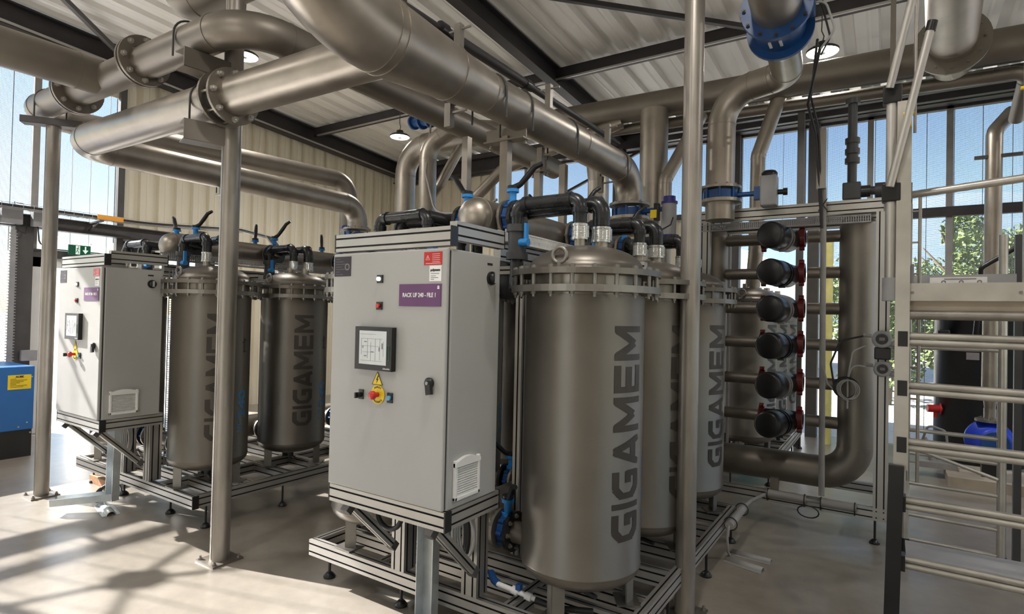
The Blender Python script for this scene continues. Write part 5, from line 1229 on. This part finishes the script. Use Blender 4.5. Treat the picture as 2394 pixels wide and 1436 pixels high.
solo('junction_box', MB().bevbox((LW+0.19, 2.60, 0.92), (LW+0.25, 2.76, 1.05), 0.006), CASE, 'small grey box low on the dark wall column', 'junction box')
b = MB(); b.box((LW+0.20, 2.47, 0.75), (LW+0.23, 2.52, 2.50))
y = 0.8
while y < 2.48: b.box((LW+0.196, 2.455, y), (LW+0.234, 2.535, y+0.012)); y += 0.035
solo('wiring_duct', b, CASE, 'slotted vertical wiring duct on the dark wall column', 'cable duct')
# exit sign
t = thing('exit_sign', 'green emergency exit sign with white running figure and arrow above the left door', 'sign', (LW+0.20, 3.16, 2.19))
sx = LW+0.20; pl = part('panel', MB().box((sx, 3.0, 2.20), (sx+0.02, 3.36, 2.36)), GREEN, t)
g = MB(); X0 = sx+0.021
g.box((X0-0.001, 3.115, 2.21), (X0+0.001, 3.185, 2.35))
part('door_pictogram', g, LIGHTG, t)
g = MB(); xx = X0+0.001
g.cyl((xx, 3.158, 2.330), (xx+0.001, 3.158, 2.330), 0.009, n=10)
for (a_, c_) in (((3.150, 2.315), (3.140, 2.275)), ((3.140, 2.275), (3.160, 2.255)), ((3.160, 2.255), (3.158, 2.225)), ((3.140, 2.275), (3.122, 2.240)), ((3.150, 2.308), (3.172, 2.290)), ((3.148, 2.308), (3.126, 2.295))):
    g.obox((xx, a_[0], a_[1]), (xx, c_[0], c_[1]), 0.001, 0.010, (0, 1, 0.2))
part('running_figure', g, GREEN, t)
g = MB(); g.box((X0-0.001, 3.262, 2.28), (X0+0.001, 3.285, 2.345)); g.poly([(X0, 3.225, 2.285), (X0, 3.322, 2.285), (X0, 3.2735, 2.225)], 0.001, (1, 0, 0))
part('arrow', g, LIGHTG, t)
t.scale = (1, 0.68, 0.8); t.location.z = 2.25
# banner outside with red letters
t = thing('banner', 'white and blue banner with red letters hanging outside the left wall', 'banner', (LW-0.6, 1.8, 0.6))
part('cloth', MB().box((LW-0.6, 0.3, 0.6), (LW-0.59, 2.52, 2.1)), mat('banner_cloth', (0.55, 0.6, 0.8), 0.8, 0, 0.3, 4, 0, (1, 1, 4)), t)
text('lettering', 'S e o e', 0.42, (LW-0.585, 2.12, 1.35), (0, 0, 1), (0, -1, 0), REDP, t, 0.02)
# truss canopy outside
b = MB(); 
for z in (2.62, 2.95): b.obox((LW-2.2, 1.0, z), (LW-2.2, 5.6, z-0.05), 0.05, 0.05)
for i in range(9): b.obox((LW-2.2, 1.2+0.5*i, 2.62), (LW-2.2, 1.45+0.5*i, 2.93), 0.035, 0.035); b.obox((LW-2.2, 1.45+0.5*i, 2.93), (LW-2.2, 1.7+0.5*i, 2.62), 0.035, 0.035)
for y in (1.0, 5.6): b.box((LW-2.23, y-0.04, -0.1), (LW-2.15, y+0.04, 2.95))
solo('truss', b, WHITE, 'white lattice truss standing outside behind the left wall', 'truss')
# blue casing
t = thing('compressor_casing', 'blue steel casing with black base and yellow label at the left edge', 'machine', (-8.05, 1.5, 0))
part('casing', MB().bevbox((-8.45, 0.6, 0.285), (-7.62, 2.385, 0.95), 0.006), BBOX, t)
part('base', MB().box((-8.44, 0.61, 0.0), (-7.625, 2.375, 0.285)), BLK, t)
yl = part('yellow_label', MB().box((-7.622, 2.16, 0.715), (-7.617, 2.355, 0.865)), YEL, t)
text('print', 'AUBE', 0.028, (-7.6162, 2.257, 0.845), (0, 1, 0), (0, 0, 1), INK, yl, 0.001)
g = MB()
for i in range(7): g.box((-7.6168, 2.18, 0.822-0.014*i), (-7.616, 2.18+0.05+0.03*((i*3) % 4), 0.826-0.014*i))
part('print', g, INK, yl)
for y, z in ((2.33, 0.36), (2.36, 0.84), (2.36, 0.25), (2.26, 0.32)): part('screw', MB().cyl((-7.622, y, z), (-7.616, y, z), 0.008, n=10), ALUB, t)
# cable bundles under the cabinets
for ox, oy, lb in ((-1.62, 2.14, 'coiled pale and black cables hanging under the front cabinet, right side'), (-4.93, 2.15, 'coiled pale and black cables hanging under the rear cabinet')):
    t = thing('cable_bundle', lb, 'cables', (ox, oy, 0.45))
    g = MB(); h_ = MB()
    for k in range(4): g.tube([(ox+(0.045+0.006*k)*cos(a), oy-0.01*k, 0.59+0.10*sin(a)) for a in [2*pi*i/20 for i in range(20)]], 0.006, 8, closed=True)
    for k in range(3): h_.tube([(ox-0.06+(0.035+0.01*k)*cos(a), oy+0.02, 0.57+(0.11+0.01*k)*sin(a)) for a in [2*pi*i/20 for i in range(20)]], 0.010, 8, closed=True)
    part('pale_cable', g, GCABLE, t); part('black_cable', h_, CABLE, t)
solo('cable_loop', MB().tube([(-1.96+0.085*cos(a), 1.98, 0.68+0.095*sin(a)) for a in [pi+pi*i/16 for i in range(17)]], 0.012, 10), CABLE, 'black cable loop hanging under the front cabinet, middle', 'cables')
# blue valves / cable near the ceiling, left of the main pipe
t = thing('flow_meter', 'blue instrument on a far pipe below the main pipe, trailing a long grey cable', 'flow meter', (-5.1, 5.95, 4.0))
part('body', MB().cyl((-5.62, 5.95, 4.27), (-5.22, 5.85, 4.20), 0.06).ring((-5.60, 5.95, 4.27), (1, -0.2, 0), 0.05, 0.10, 0.03).ring((-5.40, 5.9, 4.23), (1, -0.2, 0), 0.05, 0.10, 0.03).ring((-5.22, 5.85, 4.20), (1, -0.2, 0), 0.05, 0.09, 0.03), BLUE, t)
part('cable', MB().tube(fillet([(-5.2, 5.85, 4.15), (-5.0, 5.55, 3.4), (-4.7, 5.4, 2.85), (-4.0, 5.3, 2.75), (-3.7, 5.3, 2.9)], 0.3), 0.014, 8), CONDUIT, t)

# ------------------------------------------------------------------ outdoors
def tree(x, y, h, r, seed, label, n=9000):
    rnd = random.Random(seed); t = thing('tree', label, 'tree', (x, y, -0.1), 'trees outside the right windows')
    b = MB(); b.tube([(x, y, -0.1), (x+0.1, y, h*0.35), (x-0.1, y+0.1, h*0.75)], [0.16, 0.12, 0.05], 10)
    for i in range(7):
        a = rnd.random()*6.28; b.tube([(x, y, h*(0.3+0.05*i)), (x+cos(a)*r*0.6, y+sin(a)*r*0.6, h*(0.5+0.06*i))], [0.06, 0.02], 6)
    part('trunk', b, BARK, t)
    g = MB(); cl = [(V((rnd.gauss(0, 0.45)*r, rnd.gauss(0, 0.45)*r, h*(0.55+rnd.gauss(0, 0.16)))), r*(0.3+0.25*rnd.random())) for _ in range(16)]
    for i in range(n):
        c, cr = cl[rnd.randrange(16)]; d = V((rnd.gauss(0, 1), rnd.gauss(0, 1), rnd.gauss(0, 1))).normalized()*cr*(0.6+0.4*rnd.random()); p = c+d+V((x, y, 0))
        if p.z < 0.2: continue
        u = V((rnd.gauss(0, 1), rnd.gauss(0, 1), rnd.gauss(0, 1))).normalized(); w = u.orthogonal().normalized(); s = 0.045+0.05*rnd.random()
        g.add([p-u*s, p+w*s*0.45, p+u*s, p-w*s*0.45], [(0, 1, 2, 3)])
    o = part('foliage', g, LEAF, t); return t
tree(1.6, 19.0, 4.6, 1.5, 1, 'green leafy tree outside, left behind the black tank')
tree(4.6, 23.5, 6.0, 2.1, 2, 'larger green tree outside, right behind the black tank')
tree(-0.1, 14.6, 2.9, 1.1, 3, 'low green bush-like tree outside, left of the black tank', 6000)
tree(2.1, 13.6, 3.2, 1.2, 5, 'small green tree directly behind the black tank', 6000)
tree(-1.0, 29, 4.5, 1.8, 6, 'green tree outside seen through the far doorway', 4000)
# hills
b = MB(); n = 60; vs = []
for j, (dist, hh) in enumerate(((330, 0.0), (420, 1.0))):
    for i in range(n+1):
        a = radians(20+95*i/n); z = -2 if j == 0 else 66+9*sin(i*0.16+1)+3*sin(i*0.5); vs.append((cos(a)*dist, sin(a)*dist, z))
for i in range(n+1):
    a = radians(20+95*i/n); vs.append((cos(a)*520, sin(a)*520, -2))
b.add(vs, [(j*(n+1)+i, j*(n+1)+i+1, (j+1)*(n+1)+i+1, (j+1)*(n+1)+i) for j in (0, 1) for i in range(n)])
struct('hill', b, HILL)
t = thing('outbuilding', 'low white building with pitched roof seen through the far doorway', 'building', (-4, 22, -0.1))
part('wall', MB().box((-9, 20, -0.1), (-2.2, 26, 3.0)), WBOX, t); part('roof', MB().poly([(-9.3, 19.7, 3.0), (-1.9, 19.7, 3.0), (-5.6, 19.7, 4.6)], 6.6, (0, 1, 0)), ROOFM, t)
part('shutter', MB().box((-4.5, 19.95, -0.1), (-3.0, 20.0, 2.2)), TURQ, t)
